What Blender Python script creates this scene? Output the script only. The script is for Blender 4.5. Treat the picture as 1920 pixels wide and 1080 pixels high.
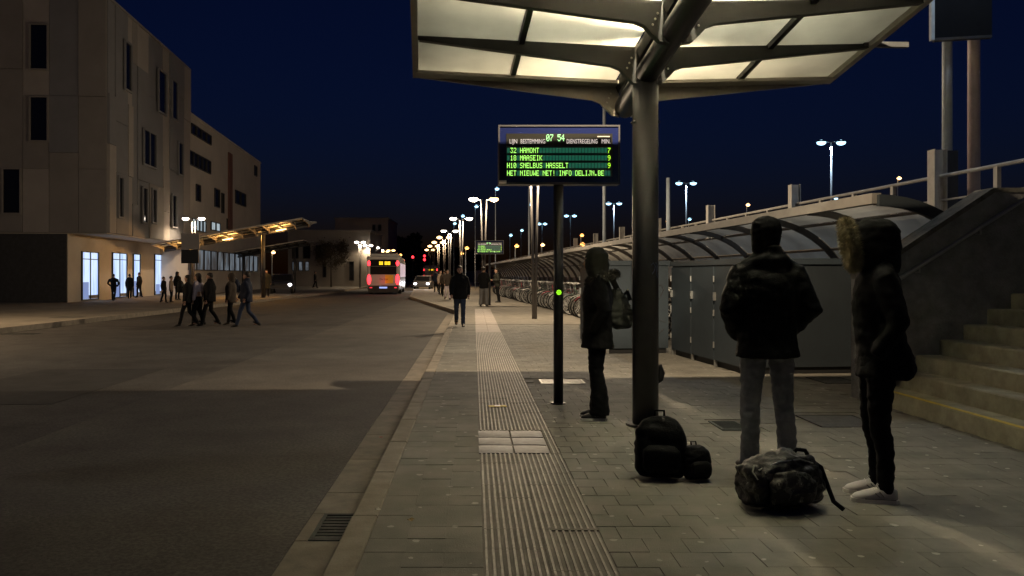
import bpy, math, random
from mathutils import Vector, Matrix, noise
R = math.radians
rnd = random.Random(7)
sc = bpy.context.scene
for o in list(bpy.data.objects):
    bpy.data.objects.remove(o)
col = sc.collection

# ------------------------------------------------------------------ camera
F = 1500.0                      # focal length in photo pixels (1920 wide)
VX, VY, EYE = 888.0, 516.0, 1.35
cam_d = bpy.data.cameras.new('camera')
cam_d.sensor_width = 36.0
cam_d.lens = 36.0 * F / 1920.0
cam_d.shift_x = (960 - VX) / 1920.0
cam_d.shift_y = -(540 - VY) / 1920.0
cam_d.clip_start = 0.05
cam_d.clip_end = 2000
cam = bpy.data.objects.new('camera', cam_d)
col.objects.link(cam)
cam.location = (0, 0, EYE)
cam.rotation_euler = (R(90), 0, 0)
sc.camera = cam

# ------------------------------------------------------------------ sky (before sunrise)
W = bpy.data.worlds.new('World')
sc.world = W
W.use_nodes = True
wn = W.node_tree
wn.nodes.clear()
sky = wn.nodes.new('ShaderNodeTexSky')
sky.sky_type = 'NISHITA'
sky.sun_disc = False
sky.sun_elevation = R(1.0)
sky.sun_rotation = R(180)
sky.air_density = 1.0
sky.dust_density = 0.3
sky.ozone_density = 4.0
bg = wn.nodes.new('ShaderNodeBackground')
bg.inputs['Strength'].default_value = 0.019
wo = wn.nodes.new('ShaderNodeOutputWorld')
tint = wn.nodes.new('ShaderNodeMix'); tint.data_type = 'RGBA'; tint.blend_type = 'MULTIPLY'
tint.inputs['Factor'].default_value = 1.0
tint.inputs['B'].default_value = (0.50, 0.44, 0.95, 1)
wn.links.new(sky.outputs[0], tint.inputs['A'])
wn.links.new(tint.outputs['Result'], bg.inputs['Color'])
wn.links.new(bg.outputs[0], wo.inputs['Surface'])

sc.view_settings.view_transform = 'Standard'
sc.view_settings.look = 'None'
sc.view_settings.exposure = 0.0
sc.view_settings.gamma = 1.0
sc.cycles.use_denoising = True
sc.cycles.max_bounces = 6
sc.cycles.diffuse_bounces = 3
sc.cycles.glossy_bounces = 3
sc.cycles.transmission_bounces = 5
sc.cycles.sample_clamp_indirect = 40.0
sc.cycles.use_light_tree = True
sc.cycles.caustics_reflective = False
sc.cycles.caustics_refractive = False

# ------------------------------------------------------------------ helpers
def at(px, py, Y):              # point at depth Y seen at photo pixel
    return Vector(((px - VX) * Y / F, Y, EYE + (VY - py) * Y / F))
def gy(py, z=0.0):              # depth of a ground point seen at photo row
    return F * (EYE - z) / (py - VY)
def tag(o, label=None, cat=None, group=None, kind=None):
    if label: o['label'] = label
    if cat: o['category'] = cat
    if group: o['group'] = group
    if kind: o['kind'] = kind
    return o
def empty(name, loc=(0, 0, 0), rz=0.0, label=None, cat=None, group=None):
    o = bpy.data.objects.new(name, None)
    col.objects.link(o)
    o.location = loc
    o.rotation_euler = (0, 0, rz)
    o.empty_display_size = 0.2
    return tag(o, label, cat, group)
def link(name, me, parent=None, loc=None, rot=None):
    o = bpy.data.objects.new(name, me)
    col.objects.link(o)
    if parent: o.parent = parent
    if loc is not None: o.location = loc
    if rot is not None: o.rotation_euler = rot
    return o
def copy_tree(o, parent=None):
    c = o.copy()
    col.objects.link(c)
    c.parent = parent
    for ch in list(o.children):
        copy_tree(ch, c)
    return c

# ------------------------------------------------------------------ materials
MATS = {}
def mk(name, rgb, rough=0.7, metal=0.0, var=0.2, scale=6.0, bump=0.0, bscale=60.0, spec=0.4, per_piece=0.0, island=False, coat=0.0):
    m = bpy.data.materials.new(name)
    m.use_nodes = True
    nt = m.node_tree
    b = nt.nodes['Principled BSDF']
    b.inputs['Roughness'].default_value = rough
    b.inputs['Metallic'].default_value = metal
    b.inputs['Specular IOR Level'].default_value = spec
    if coat: b.inputs['Coat Weight'].default_value = coat
    tc = nt.nodes.new('ShaderNodeNewGeometry')
    nz = nt.nodes.new('ShaderNodeTexNoise')
    nz.inputs['Scale'].default_value = scale
    nz.inputs['Detail'].default_value = 6
    nz.inputs['Roughness'].default_value = 0.65
    nt.links.new(tc.outputs['Position'], nz.inputs['Vector'])
    mr = nt.nodes.new('ShaderNodeMapRange')
    mr.inputs['From Min'].default_value = 0.3
    mr.inputs['From Max'].default_value = 0.7
    mr.inputs['To Min'].default_value = 1 - var
    mr.inputs['To Max'].default_value = 1 + var
    nt.links.new(nz.outputs['Fac'], mr.inputs['Value'])
    val = mr.outputs['Result']
    if per_piece:
        oi = nt.nodes.new('ShaderNodeObjectInfo')
        add = nt.nodes.new('ShaderNodeMath'); add.operation = 'ADD'
        nt.links.new(oi.outputs['Random'], add.inputs[0])
        nt.links.new(tc.outputs['Random Per Island'], add.inputs[1])
        fr = nt.nodes.new('ShaderNodeMath'); fr.operation = 'FRACT'
        nt.links.new(add.outputs[0], fr.inputs[0])
        m2 = nt.nodes.new('ShaderNodeMapRange')
        m2.inputs['To Min'].default_value = 1 - per_piece
        m2.inputs['To Max'].default_value = 1 + per_piece
        nt.links.new(fr.outputs[0], m2.inputs['Value'])
        mu = nt.nodes.new('ShaderNodeMath'); mu.operation = 'MULTIPLY'
        nt.links.new(val, mu.inputs[0]); nt.links.new(m2.outputs['Result'], mu.inputs[1])
        val = mu.outputs[0]
    vm = nt.nodes.new('ShaderNodeVectorMath'); vm.operation = 'SCALE'
    vm.inputs[0].default_value = rgb
    nt.links.new(val, vm.inputs['Scale'])
    nt.links.new(vm.outputs['Vector'], b.inputs['Base Color'])
    if bump:
        n2 = nt.nodes.new('ShaderNodeTexNoise')
        n2.inputs['Scale'].default_value = bscale
        n2.inputs['Detail'].default_value = 4
        nt.links.new(tc.outputs['Position'], n2.inputs['Vector'])
        bp = nt.nodes.new('ShaderNodeBump')
        bp.inputs['Strength'].default_value = bump
        bp.inputs['Distance'].default_value = 0.01
        nt.links.new(n2.outputs['Fac'], bp.inputs['Height'])
        nt.links.new(bp.outputs['Normal'], b.inputs['Normal'])
    MATS[name] = m
    return m
def emit(name, rgb, strength, sampled=False):
    m = bpy.data.materials.new(name)
    m.use_nodes = True
    nt = m.node_tree
    b = nt.nodes['Principled BSDF']
    b.inputs['Base Color'].default_value = (0.02, 0.02, 0.02, 1)
    b.inputs['Emission Color'].default_value = (*rgb, 1)
    b.inputs['Emission Strength'].default_value = strength
    if not sampled:
        try: m.cycles.emission_sampling = 'NONE'
        except Exception: pass
    MATS[name] = m
    return m
def add_spots(m, scale=4.6, size=0.10, colr=(0.42, 0.395, 0.34), prob=0.75):
    """trodden gum and dirt flecks: real marks on the paving"""
    nt = m.node_tree
    b = nt.nodes['Principled BSDF']
    src = b.inputs['Base Color'].links[0].from_socket
    g = nt.nodes.new('ShaderNodeNewGeometry')
    vo = nt.nodes.new('ShaderNodeTexVoronoi')
    vo.inputs['Scale'].default_value = scale; vo.voronoi_dimensions = '2D'
    nz = nt.nodes.new('ShaderNodeTexNoise'); nz.inputs['Scale'].default_value = 30
    ad = nt.nodes.new('ShaderNodeVectorMath'); ad.operation = 'MULTIPLY_ADD'
    ad.inputs[1].default_value = (0.03, 0.03, 0.0)
    nt.links.new(nz.outputs['Color'], ad.inputs[0])
    nt.links.new(g.outputs['Position'], ad.inputs[2])
    nt.links.new(g.outputs['Position'], nz.inputs['Vector'])
    nt.links.new(ad.outputs[0], vo.inputs['Vector'])
    lt = nt.nodes.new('ShaderNodeMath'); lt.operation = 'LESS_THAN'
    sx = nt.nodes.new('ShaderNodeSeparateColor')
    nt.links.new(vo.outputs['Color'], sx.inputs[0])
    sz = nt.nodes.new('ShaderNodeMath'); sz.operation = 'MULTIPLY'
    sz.inputs[1].default_value = size
    nt.links.new(sx.outputs[1], sz.inputs[0])
    nt.links.new(vo.outputs['Distance'], lt.inputs[0])
    nt.links.new(sz.outputs[0], lt.inputs[1])
    pr = nt.nodes.new('ShaderNodeMath'); pr.operation = 'LESS_THAN'
    pr.inputs[1].default_value = prob
    nt.links.new(sx.outputs[0], pr.inputs[0])
    mu = nt.nodes.new('ShaderNodeMath'); mu.operation = 'MULTIPLY'
    nt.links.new(lt.outputs[0], mu.inputs[0]); nt.links.new(pr.outputs[0], mu.inputs[1])
    mx = nt.nodes.new('ShaderNodeMix'); mx.data_type = 'RGBA'
    mx.inputs['B'].default_value = (*colr, 1)
    nt.links.new(mu.outputs[0], mx.inputs['Factor'])
    nt.links.new(src, mx.inputs['A'])
    nt.links.new(mx.outputs['Result'], b.inputs['Base Color'])
def translucent(name, rgb, mix=0.5, rough=0.25):
    """frosted or dirty sheet that lets light through"""
    m = bpy.data.materials.new(name)
    m.use_nodes = True
    nt = m.node_tree
    nt.nodes.clear()
    out = nt.nodes.new('ShaderNodeOutputMaterial')
    g = nt.nodes.new('ShaderNodeNewGeometry')
    nz = nt.nodes.new('ShaderNodeTexNoise')
    nz.inputs['Scale'].default_value = 1.6; nz.inputs['Detail'].default_value = 5
    nt.links.new(g.outputs['Position'], nz.inputs['Vector'])
    mr = nt.nodes.new('ShaderNodeMapRange')
    mr.inputs['From Min'].default_value = 0.3; mr.inputs['From Max'].default_value = 0.7
    mr.inputs['To Min'].default_value = 0.78; mr.inputs['To Max'].default_value = 1.1
    nt.links.new(nz.outputs['Fac'], mr.inputs['Value'])
    vm = nt.nodes.new('ShaderNodeVectorMath'); vm.operation = 'SCALE'
    vm.inputs[0].default_value = rgb
    nt.links.new(mr.outputs['Result'], vm.inputs['Scale'])
    tr = nt.nodes.new('ShaderNodeBsdfTranslucent')
    df = nt.nodes.new('ShaderNodeBsdfDiffuse')
    gl = nt.nodes.new('ShaderNodeBsdfGlossy'); gl.inputs['Roughness'].default_value = rough
    gl.inputs['Color'].default_value = (0.8, 0.8, 0.8, 1)
    nt.links.new(vm.outputs['Vector'], tr.inputs['Color']); nt.links.new(vm.outputs['Vector'], df.inputs['Color'])
    m1 = nt.nodes.new('ShaderNodeMixShader'); m1.inputs[0].default_value = mix
    nt.links.new(df.outputs[0], m1.inputs[1]); nt.links.new(tr.outputs[0], m1.inputs[2])
    m2 = nt.nodes.new('ShaderNodeMixShader'); m2.inputs[0].default_value = 0.06
    nt.links.new(m1.outputs[0], m2.inputs[1]); nt.links.new(gl.outputs[0], m2.inputs[2])
    nt.links.new(m2.outputs[0], out.inputs['Surface'])
    MATS[name] = m
    return m

mk('asphalt', (0.064, 0.059, 0.054), 0.85, var=0.35, scale=1.3, bump=0.5, bscale=140)
def grain(m, sc_, amt):
    nt = m.node_tree; b = nt.nodes['Principled BSDF']; src = b.inputs['Base Color'].links[0].from_socket
    g = nt.nodes.new('ShaderNodeNewGeometry'); nz = nt.nodes.new('ShaderNodeTexNoise'); nz.inputs['Scale'].default_value = sc_; nz.inputs['Detail'].default_value = 2
    nt.links.new(g.outputs['Position'], nz.inputs['Vector'])
    mr = nt.nodes.new('ShaderNodeMapRange'); mr.inputs['From Min'].default_value = .35; mr.inputs['From Max'].default_value = .65
    mr.inputs['To Min'].default_value = 1-amt; mr.inputs['To Max'].default_value = 1+amt
    nt.links.new(nz.outputs['Fac'], mr.inputs['Value'])
    vm = nt.nodes.new('ShaderNodeVectorMath'); vm.operation = 'SCALE'
    nt.links.new(src, vm.inputs[0]); nt.links.new(mr.outputs['Result'], vm.inputs['Scale']); nt.links.new(vm.outputs['Vector'], b.inputs['Base Color'])
grain(MATS['asphalt'], 45, .35)
mk('bed', (0.165, 0.15, 0.122), 0.95, var=0.3)
mk('paver', (0.200, 0.190, 0.160), 0.82, var=0.28, scale=2.2, bump=0.25, bscale=120, per_piece=0.06)
add_spots(MATS['paver'])
mk('paver_sheet', (0.21, 0.19, 0.155), 0.85, var=0.25, scale=2.5, bump=0.2, bscale=50)
mk('plaza', (0.20, 0.18, 0.145), 0.85, var=0.3, scale=0.7, bump=0.2, bscale=40)
mk('kerb', (0.27, 0.235, 0.185), 0.85, var=0.25, scale=5, bump=0.3, bscale=90, per_piece=0.08)
mk('gutter', (0.22, 0.19, 0.15), 0.88, var=0.3, scale=4, bump=0.3, bscale=90, per_piece=0.08)
mk('tactile', (0.165, 0.15, 0.125), 0.8, var=0.25, scale=5, bump=0.2, bscale=120, per_piece=0.07)
mk('tactile_rib', (0.335, 0.305, 0.26), 0.6, var=0.25, scale=9, per_piece=0.05)
mk('pale_tile', (0.34, 0.29, 0.25), 0.7, var=0.15, scale=3, per_piece=0.05)
mk('steel_plate', (0.17, 0.17, 0.178), 0.58, metal=0.35, var=0.2, scale=14, bump=0.25, bscale=25)
mk('grate', (0.06, 0.07, 0.065), 0.55, metal=0.4, var=0.3, scale=15)
mk('grate_pale', (0.38, 0.37, 0.34), 0.5, metal=0.6, var=0.3, scale=15)
mk('shade_black', (0.006, 0.006, 0.006), 0.9, var=0.0)
mk('cover', (0.07, 0.065, 0.055), 0.7, metal=0.2, var=0.4, scale=12, bump=0.4, bscale=70)
mk('column', (0.026, 0.026, 0.029), 0.45, var=0.2, scale=4, spec=0.5)
mk('rib_paint', (0.030, 0.029, 0.026), 0.5, var=0.2, scale=5)
mk('fascia', (0.42, 0.39, 0.34), 0.45, var=0.15, scale=3)
mk('bolt', (0.7, 0.68, 0.62), 0.3, metal=0.9, var=0.1)
mk('alu', (0.40, 0.39, 0.37), 0.4, metal=0.7, var=0.15, scale=4)
mk('pale_steel', (0.46, 0.52, 0.58), 0.5, var=0.15, scale=3)
mk('lamp_post', (0.13, 0.12, 0.115), 0.55, var=0.15, scale=3)
mk('shed_beam', (0.14, 0.13, 0.115), 0.6, var=0.2, scale=3)
mk('pink_steel', (0.50, 0.40, 0.40), 0.5, var=0.15, scale=3)
mk('dark_steel', (0.045, 0.045, 0.048), 0.5, var=0.2, scale=5)
mk('rail_paint', (0.40, 0.38, 0.35), 0.6, var=0.2, scale=4)
mk('concrete', (0.20, 0.19, 0.17), 0.9, var=0.3, scale=2.5, bump=0.35, bscale=60)
mk('dark_concrete', (0.19, 0.19, 0.19), 0.92, var=0.35, scale=5, bump=0.8, bscale=45)
mk('dark_coping', (0.10, 0.098, 0.085), 0.92, var=0.45, scale=9, bump=0.6, bscale=45)
mk('step', (0.36, 0.335, 0.25), 0.88, var=0.3, scale=5, bump=0.3, bscale=80, per_piece=0.06)
mk('yellow_paint', (0.62, 0.46, 0.05), 0.6, var=0.25, scale=18)
mk('locker', (0.030, 0.040, 0.049), 0.55, var=0.12, scale=2.5)
mk('locker_dark', (0.020, 0.025, 0.029), 0.55, var=0.12, scale=2.5)  # darker copy of locker, shade put into the near block's end colour
mk('black', (0.012, 0.012, 0.012), 0.6, var=0.1)
mk('matte_black', (0.010, 0.011, 0.014), 0.95, var=0.1, spec=0.05)
mk('sign_blue', (0.003, 0.007, 0.045), 0.5, var=0.08, scale=4, spec=0.08)
mk('sign_face', (0.012, 0.012, 0.010), 0.3, var=0.05)
mk('sign_frame', (0.05, 0.05, 0.056), 0.4, metal=0.3, var=0.1)
mk('white_sticker', (0.75, 0.68, 0.62), 0.5, var=0.05)
mk('panel_warm', (0.34, 0.312, 0.285), 0.8, var=0.08, scale=0.8)
mk('panel_cool', (0.205, 0.205, 0.215), 0.7, var=0.08, scale=0.8)
mk('panel_mid', (0.25, 0.232, 0.215), 0.75, var=0.08, scale=0.8)
mk('panel_rust', (0.17, 0.08, 0.06), 0.7, var=0.1)
mk('window_dark', (0.008, 0.009, 0.011), 0.12, var=0.05, spec=0.5)
mk('frame_dark', (0.03, 0.03, 0.03), 0.5)
mk('render_white', (0.50, 0.46, 0.40), 0.85, var=0.1, scale=0.6)
mk('far_wall', (0.30, 0.27, 0.23), 0.85, var=0.12, scale=0.4)
mk('far_dark', (0.05, 0.05, 0.05), 0.8)
mk('bark', (0.05, 0.04, 0.03), 0.9, var=0.3, scale=20)
mk('leaf', (0.06, 0.045, 0.025), 0.8, var=0.5, scale=3)
mk('bus_white', (0.40, 0.39, 0.37), 0.35, var=0.05, scale=2, coat=0.3)
mk('bus_yellow', (0.75, 0.50, 0.03), 0.35, var=0.05, coat=0.3)
mk('bus_glass', (0.012, 0.013, 0.015), 0.1, var=0.05)
mk('rubber', (0.014, 0.014, 0.014), 0.75, var=0.2)
mk('skin', (0.42, 0.25, 0.18), 0.55, var=0.08, scale=20)
mk('hair', (0.018, 0.013, 0.009), 0.6, var=0.3, scale=40)
mk('black_cloth', (0.0065, 0.0065, 0.0068), 0.9, var=0.25, scale=14, bump=0.25, bscale=200, spec=0.2)
mk('black_nylon', (0.0060, 0.0066, 0.0066), 0.62, var=0.25, scale=14, bump=0.3, bscale=90, spec=0.12)
mk('olive_cloth', (0.016, 0.016, 0.011), 0.8, var=0.25, scale=14, bump=0.2, bscale=200)
mk('navy_cloth', (0.014, 0.018, 0.034), 0.8, var=0.25, scale=14, spec=0.2)
mk('brown_cloth', (0.045, 0.032, 0.022), 0.8, var=0.2, scale=14)
mk('beige_cloth', (0.30, 0.22, 0.16), 0.8, var=0.2, scale=14)
mk('white_cloth', (0.55, 0.47, 0.50), 0.8, var=0.2, scale=14)
mk('grey_denim', (0.225, 0.23, 0.25), 0.85, var=0.25, scale=10, bump=0.3, bscale=220, spec=0.2)
mk('grey_cloth', (0.16, 0.155, 0.15), 0.85, var=0.2, scale=10)
mk('blue_denim', (0.022, 0.032, 0.062), 0.85, var=0.25, scale=10)
mk('fur', (0.33, 0.275, 0.17), 0.75, var=0.45, scale=25)
mk('fur_dark', (0.05, 0.045, 0.035), 0.8, var=0.45, scale=25)
mk('sneaker', (0.58, 0.54, 0.53), 0.6, var=0.1, scale=20)
mk('sneaker_sole', (0.72, 0.69, 0.65), 0.6, var=0.1)
mk('shoe_dark', (0.02, 0.018, 0.016), 0.5, var=0.2)
mk('shoe_brown', (0.07, 0.05, 0.035), 0.6, var=0.2)
mk('tote', (0.085, 0.092, 0.075), 0.7, var=0.3, scale=12)
mk('graffiti_dark', (0.035, 0.036, 0.04), 0.7, var=0.1)
mk('graffiti_blue', (0.10, 0.13, 0.22), 0.7, var=0.1)
mk('zip_metal', (0.5, 0.5, 0.48), 0.35, metal=0.8)
mk('leaf_litter', (0.34, 0.24, 0.10), 0.8, var=0.3, scale=30)
mk('red_litter', (0.55, 0.06, 0.05), 0.6)
mk('paper_litter', (0.6, 0.56, 0.5), 0.8)
for i, c in enumerate([(0.03, 0.03, 0.035), (0.10, 0.10, 0.11), (0.05, 0.075, 0.06), (0.34, 0.05, 0.07), (0.30, 0.29, 0.27)]):
    mk('bike%d' % i, c, 0.35, metal=0.2, var=0.1)
mk('chrome', (0.60, 0.60, 0.58), 0.45, metal=0.3, var=0.1)
translucent('frosted', (0.80, 0.81, 0.77), 0.36)
translucent('polycarb', (0.85, 0.84, 0.80), 0.62, 0.3)

# patterned bag: mottled print, its palest patches painted in for glints
def mottled():
    m = mk('mottled', (0.02, 0.02, 0.021), 0.45, var=0.2, scale=30, bump=0.4, bscale=60)
    nt = m.node_tree; b = nt.nodes['Principled BSDF']
    g = nt.nodes.new('ShaderNodeNewGeometry')
    vo = nt.nodes.new('ShaderNodeTexVoronoi'); vo.inputs['Scale'].default_value = 38
    nz = nt.nodes.new('ShaderNodeTexNoise'); nz.inputs['Scale'].default_value = 22; nz.inputs['Detail'].default_value = 8
    nt.links.new(g.outputs['Position'], nz.inputs['Vector'])
    nt.links.new(nz.outputs['Color'], vo.inputs['Vector'])
    nt.links.new(g.outputs['Position'], vo.inputs['Vector'])
    cr = nt.nodes.new('ShaderNodeValToRGB')
    cr.color_ramp.interpolation = 'CONSTANT'
    e = cr.color_ramp.elements
    e[0].position = 0; e[0].color = (0.010, 0.010, 0.011, 1)
    e[1].position = 0.56; e[1].color = (0.065, 0.063, 0.060, 1)
    el = cr.color_ramp.elements.new(0.66); el.color = (0.018, 0.018, 0.018, 1)
    el = cr.color_ramp.elements.new(0.70); el.color = (0.26, 0.25, 0.24, 1)
    nt.links.new(nz.outputs['Fac'], cr.inputs['Fac'])
    nt.links.new(cr.outputs['Color'], b.inputs['Base Color'])
mottled()

# light-giving surfaces
emit('lamp_white', (1.0, 0.86, 0.72), 9.0)
emit('lamp_warm', (1.0, 0.55, 0.22), 7.0)
emit('lamp_orange', (1.0, 0.42, 0.10), 6.0)
emit('lamp_blue', (0.42, 0.76, 1.0), 3.2)
emit('tube_orange', (1.0, 0.62, 0.25), 6.0)
emit('red_light', (1.0, 0.025, 0.035), 5.0)
emit('red_dim', (0.9, 0.03, 0.05), 1.2)
emit('amber_digits', (1.0, 0.62, 0.02), 2.0)
emit('plate_light', (0.35, 0.45, 1.0), 1.2)
emit('head_light', (0.95, 0.93, 1.0), 14.0)
emit('side_glare', (1.0, 0.72, 0.78), 0.55)  # pinkish glare on the right-hand bus windows, put in as emission
emit('led_green', (0.42, 1.0, 0.16), 1.5)
emit('led_lime', (0.50, 1.0, 0.04), 1.5)
emit('led_clock', (0.42, 1.0, 0.36), 1.7)
emit('led_teal', (0.015, 0.16, 0.095), 0.55)
emit('led_bright_green', (0.35, 1.0, 0.02), 1.1)
emit('lit_room', (0.62, 0.78, 1.0), 1.15, True)
def vary(m, c2, sc_):
    nt = m.node_tree; b = nt.nodes['Principled BSDF']
    g = nt.nodes.new('ShaderNodeNewGeometry'); mp = nt.nodes.new('ShaderNodeMapping'); mp.inputs['Scale'].default_value = sc_
    nz = nt.nodes.new('ShaderNodeTexNoise'); nz.inputs['Scale'].default_value = 1.0; nz.inputs['Detail'].default_value = 3
    mx = nt.nodes.new('ShaderNodeMix'); mx.data_type = 'RGBA'
    mx.inputs['A'].default_value = b.inputs['Emission Color'].default_value; mx.inputs['B'].default_value = (*c2, 1)
    mr = nt.nodes.new('ShaderNodeMapRange'); mr.inputs['From Min'].default_value = .42; mr.inputs['From Max'].default_value = .62
    nt.links.new(g.outputs['Position'], mp.inputs['Vector']); nt.links.new(mp.outputs['Vector'], nz.inputs['Vector'])
    nt.links.new(nz.outputs['Fac'], mr.inputs['Value']); nt.links.new(mr.outputs['Result'], mx.inputs['Factor'])
    nt.links.new(mx.outputs['Result'], b.inputs['Emission Color'])
vary(MATS['lit_room'], (0.40, 0.56, 0.95), (3.0, 3.0, .5))
emit('lit_room_edge', (0.36, 0.50, 0.95), 0.55, True)
emit('lit_office', (0.72, 0.86, 0.92), 0.55, True)
emit('lit_shop', (0.55, 0.66, 0.78), 0.22, True)
vary(MATS['lit_shop'], (0.16, 0.15, 0.15), (1.2, 1.2, .6))
vary(MATS['lit_office'], (0.45, 0.55, 0.6), (2.0, 2.0, .8))
emit('lit_hall', (1.0, 0.62, 0.38), 0.16, True)
emit('print_white', (0.80, 0.68, 0.62), 1.1)  # printed headings, brightness put in as emission
emit('fog_green', (0.5, 1.0, 0.25), 0.6)

# ------------------------------------------------------------------ mesh builder
class MB:
    def __init__(s): s.v = []; s.f = []; s.m = []
    def add(s, vs, fs, mi=0):
        n = len(s.v)
        s.v += [tuple(p) for p in vs]
        s.f += [tuple(n + i for i in f) for f in fs]
        s.m += [mi] * len(fs)
        return s
    def box(s, x0, x1, y0, y1, z0, z1, mi=0):
        return s.add([(x0,y0,z0),(x1,y0,z0),(x1,y1,z0),(x0,y1,z0),(x0,y0,z1),(x1,y0,z1),(x1,y1,z1),(x0,y1,z1)],
              [(3,2,1,0),(4,5,6,7),(0,1,5,4),(1,2,6,5),(2,3,7,6),(3,0,4,7)], mi)
    def cbox(s, c, d, mi=0):
        return s.box(c[0]-d[0]/2, c[0]+d[0]/2, c[1]-d[1]/2, c[1]+d[1]/2, c[2]-d[2]/2, c[2]+d[2]/2, mi)
    def chamfer(s, x0, x1, y0, y1, z0, z1, c, mi=0):   # block with chamfered top edges
        return s.add([(x0,y0,z0),(x1,y0,z0),(x1,y1,z0),(x0,y1,z0),(x0,y0,z1-c),(x1,y0,z1-c),(x1,y1,z1-c),(x0,y1,z1-c),
               (x0+c,y0+c,z1),(x1-c,y0+c,z1),(x1-c,y1-c,z1),(x0+c,y1-c,z1)],
              [(0,1,5,4),(1,2,6,5),(2,3,7,6),(3,0,4,7),(4,5,9,8),(5,6,10,9),(6,7,11,10),(7,4,8,11),(8,9,10,11)], mi)
    def quad(s, a, b, c, d, mi=0): return s.add([a,b,c,d], [(0,1,2,3)], mi)
    def poly_prism(s, pts, z0, z1, mi=0):      # pts counter-clockwise (x, y)
        n = len(pts)
        vs = [(p[0],p[1],z0) for p in pts] + [(p[0],p[1],z1) for p in pts]
        fs = [tuple(range(n-1,-1,-1)), tuple(range(n,2*n))]
        fs += [(i,(i+1)%n,n+(i+1)%n,n+i) for i in range(n)]
        return s.add(vs, fs, mi)
    def profile_y(s, pts, y0, y1, mi=0):       # (x, z) outline extruded along y
        n = len(pts)
        vs = [(p[0],y0,p[1]) for p in pts] + [(p[0],y1,p[1]) for p in pts]
        fs = [tuple(range(n)), tuple(range(2*n-1,n-1,-1))]
        fs += [((i+1)%n,i,n+i,n+(i+1)%n) for i in range(n)]
        return s.add(vs, fs, mi)
    def profile_x(s, pts, x0, x1, mi=0):       # (y, z) outline extruded along x
        n = len(pts)
        vs = [(x0,p[0],p[1]) for p in pts] + [(x1,p[0],p[1]) for p in pts]
        fs = [tuple(range(n-1,-1,-1)), tuple(range(n,2*n))]
        fs += [(i,(i+1)%n,n+(i+1)%n,n+i) for i in range(n)]
        return s.add(vs, fs, mi)
    def tube(s, pts, radii, n=10, mi=0, caps=True, flat=None):
        pts = [Vector(p) for p in pts]
        if not hasattr(radii, '__len__'): radii = [radii]*len(pts)
        rings = []
        up = None
        for i, p in enumerate(pts):
            d = (pts[min(i+1,len(pts)-1)] - pts[max(i-1,0)])
            if d.length < 1e-9: d = Vector((0,0,1))
            d.normalize()
            if up is None:
                up = Vector((0,1,0)) if abs(d.y) < 0.9 else Vector((1,0,0))
            a = up - d*up.dot(d)
            if a.length < 1e-5: a = Vector((1,0,0)) - d*d.x
            a.normalize(); b = d.cross(a); up = a
            r = radii[i]
            ra, rb = (r if hasattr(r,'__len__') else (r, r))
            rings.append([p + a*math.cos(2*math.pi*k/n)*ra + b*math.sin(2*math.pi*k/n)*rb for k in range(n)])
        return s.loft(rings, mi, caps)
    def loft(s, rings, mi=0, caps=True, closed=True):
        n = len(rings[0]); base = len(s.v)
        for r in rings: s.v += [tuple(p) for p in r]
        for i in range(len(rings)-1):
            for k in range(n if closed else n-1):
                k2 = (k+1)%n
                s.f.append((base+i*n+k, base+i*n+k2, base+(i+1)*n+k2, base+(i+1)*n+k)); s.m.append(mi)
        if caps and closed:
            s.f.append(tuple(base+k for k in range(n-1,-1,-1))); s.m.append(mi)
            s.f.append(tuple(base+(len(rings)-1)*n+k for k in range(n))); s.m.append(mi)
        return s
    def ell(s, c, r, nu=14, nv=9, mi=0, rot=None):
        rings = []
        for j in range(nv):
            t = -math.pi/2 + math.pi*(j+0.5 if nv > 1 else 0)/nv
            ring = []
            for k in range(nu):
                p = Vector((math.cos(2*math.pi*k/nu)*math.cos(t)*r[0], math.sin(2*math.pi*k/nu)*math.cos(t)*r[1], math.sin(t)*r[2]))
                if rot is not None: p = rot @ p
                ring.append(Vector(c)+p)
            rings.append(ring)
        return s.loft(rings, mi)
    def rings_z(s, lst, n=18, mi=0, power=2.0):   # (cx, cy, z, rx, ry)
        rings = []
        for (cx, cy, z, rx, ry) in lst:
            ring = []
            for k in range(n):
                a = 2*math.pi*k/n
                ca, sa = math.cos(a), math.sin(a)
                ring.append((cx+rx*math.copysign(abs(ca)**(2/power),ca), cy+ry*math.copysign(abs(sa)**(2/power),sa), z))
            rings.append(ring)
        return s.loft(rings, mi)
    def torus(s, c, R0, r, axis='x', nu=24, nv=6, mi=0):
        base = len(s.v)
        for i in range(nu):
            a = 2*math.pi*i/nu
            for j in range(nv):
                b = 2*math.pi*j/nv
                rr = R0 + r*math.cos(b)
                u, w, h = rr*math.cos(a), rr*math.sin(a), r*math.sin(b)
                p = (h,u,w) if axis=='x' else ((u,h,w) if axis=='y' else (u,w,h))
                s.v.append((c[0]+p[0], c[1]+p[1], c[2]+p[2]))
        for i in range(nu):
            for j in range(nv):
                s.f.append((base+i*nv+j, base+((i+1)%nu)*nv+j, base+((i+1)%nu)*nv+(j+1)%nv, base+i*nv+(j+1)%nv)); s.m.append(mi)
        return s
    def mesh(s, name, mats, smooth=False):
        me = bpy.data.meshes.new(name)
        me.from_pydata(s.v, [], s.f)
        for m in (mats if isinstance(mats,(list,tuple)) else [mats]):
            me.materials.append(MATS[m])
        if any(s.m): me.polygons.foreach_set('material_index', s.m)
        if smooth: me.polygons.foreach_set('use_smooth', [True]*len(me.polygons))
        me.update()
        return me
    def build(s, name, mats, parent=None, smooth=False, loc=None, rot=None):
        return link(name, s.mesh(name, mats, smooth), parent, loc, rot)

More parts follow.
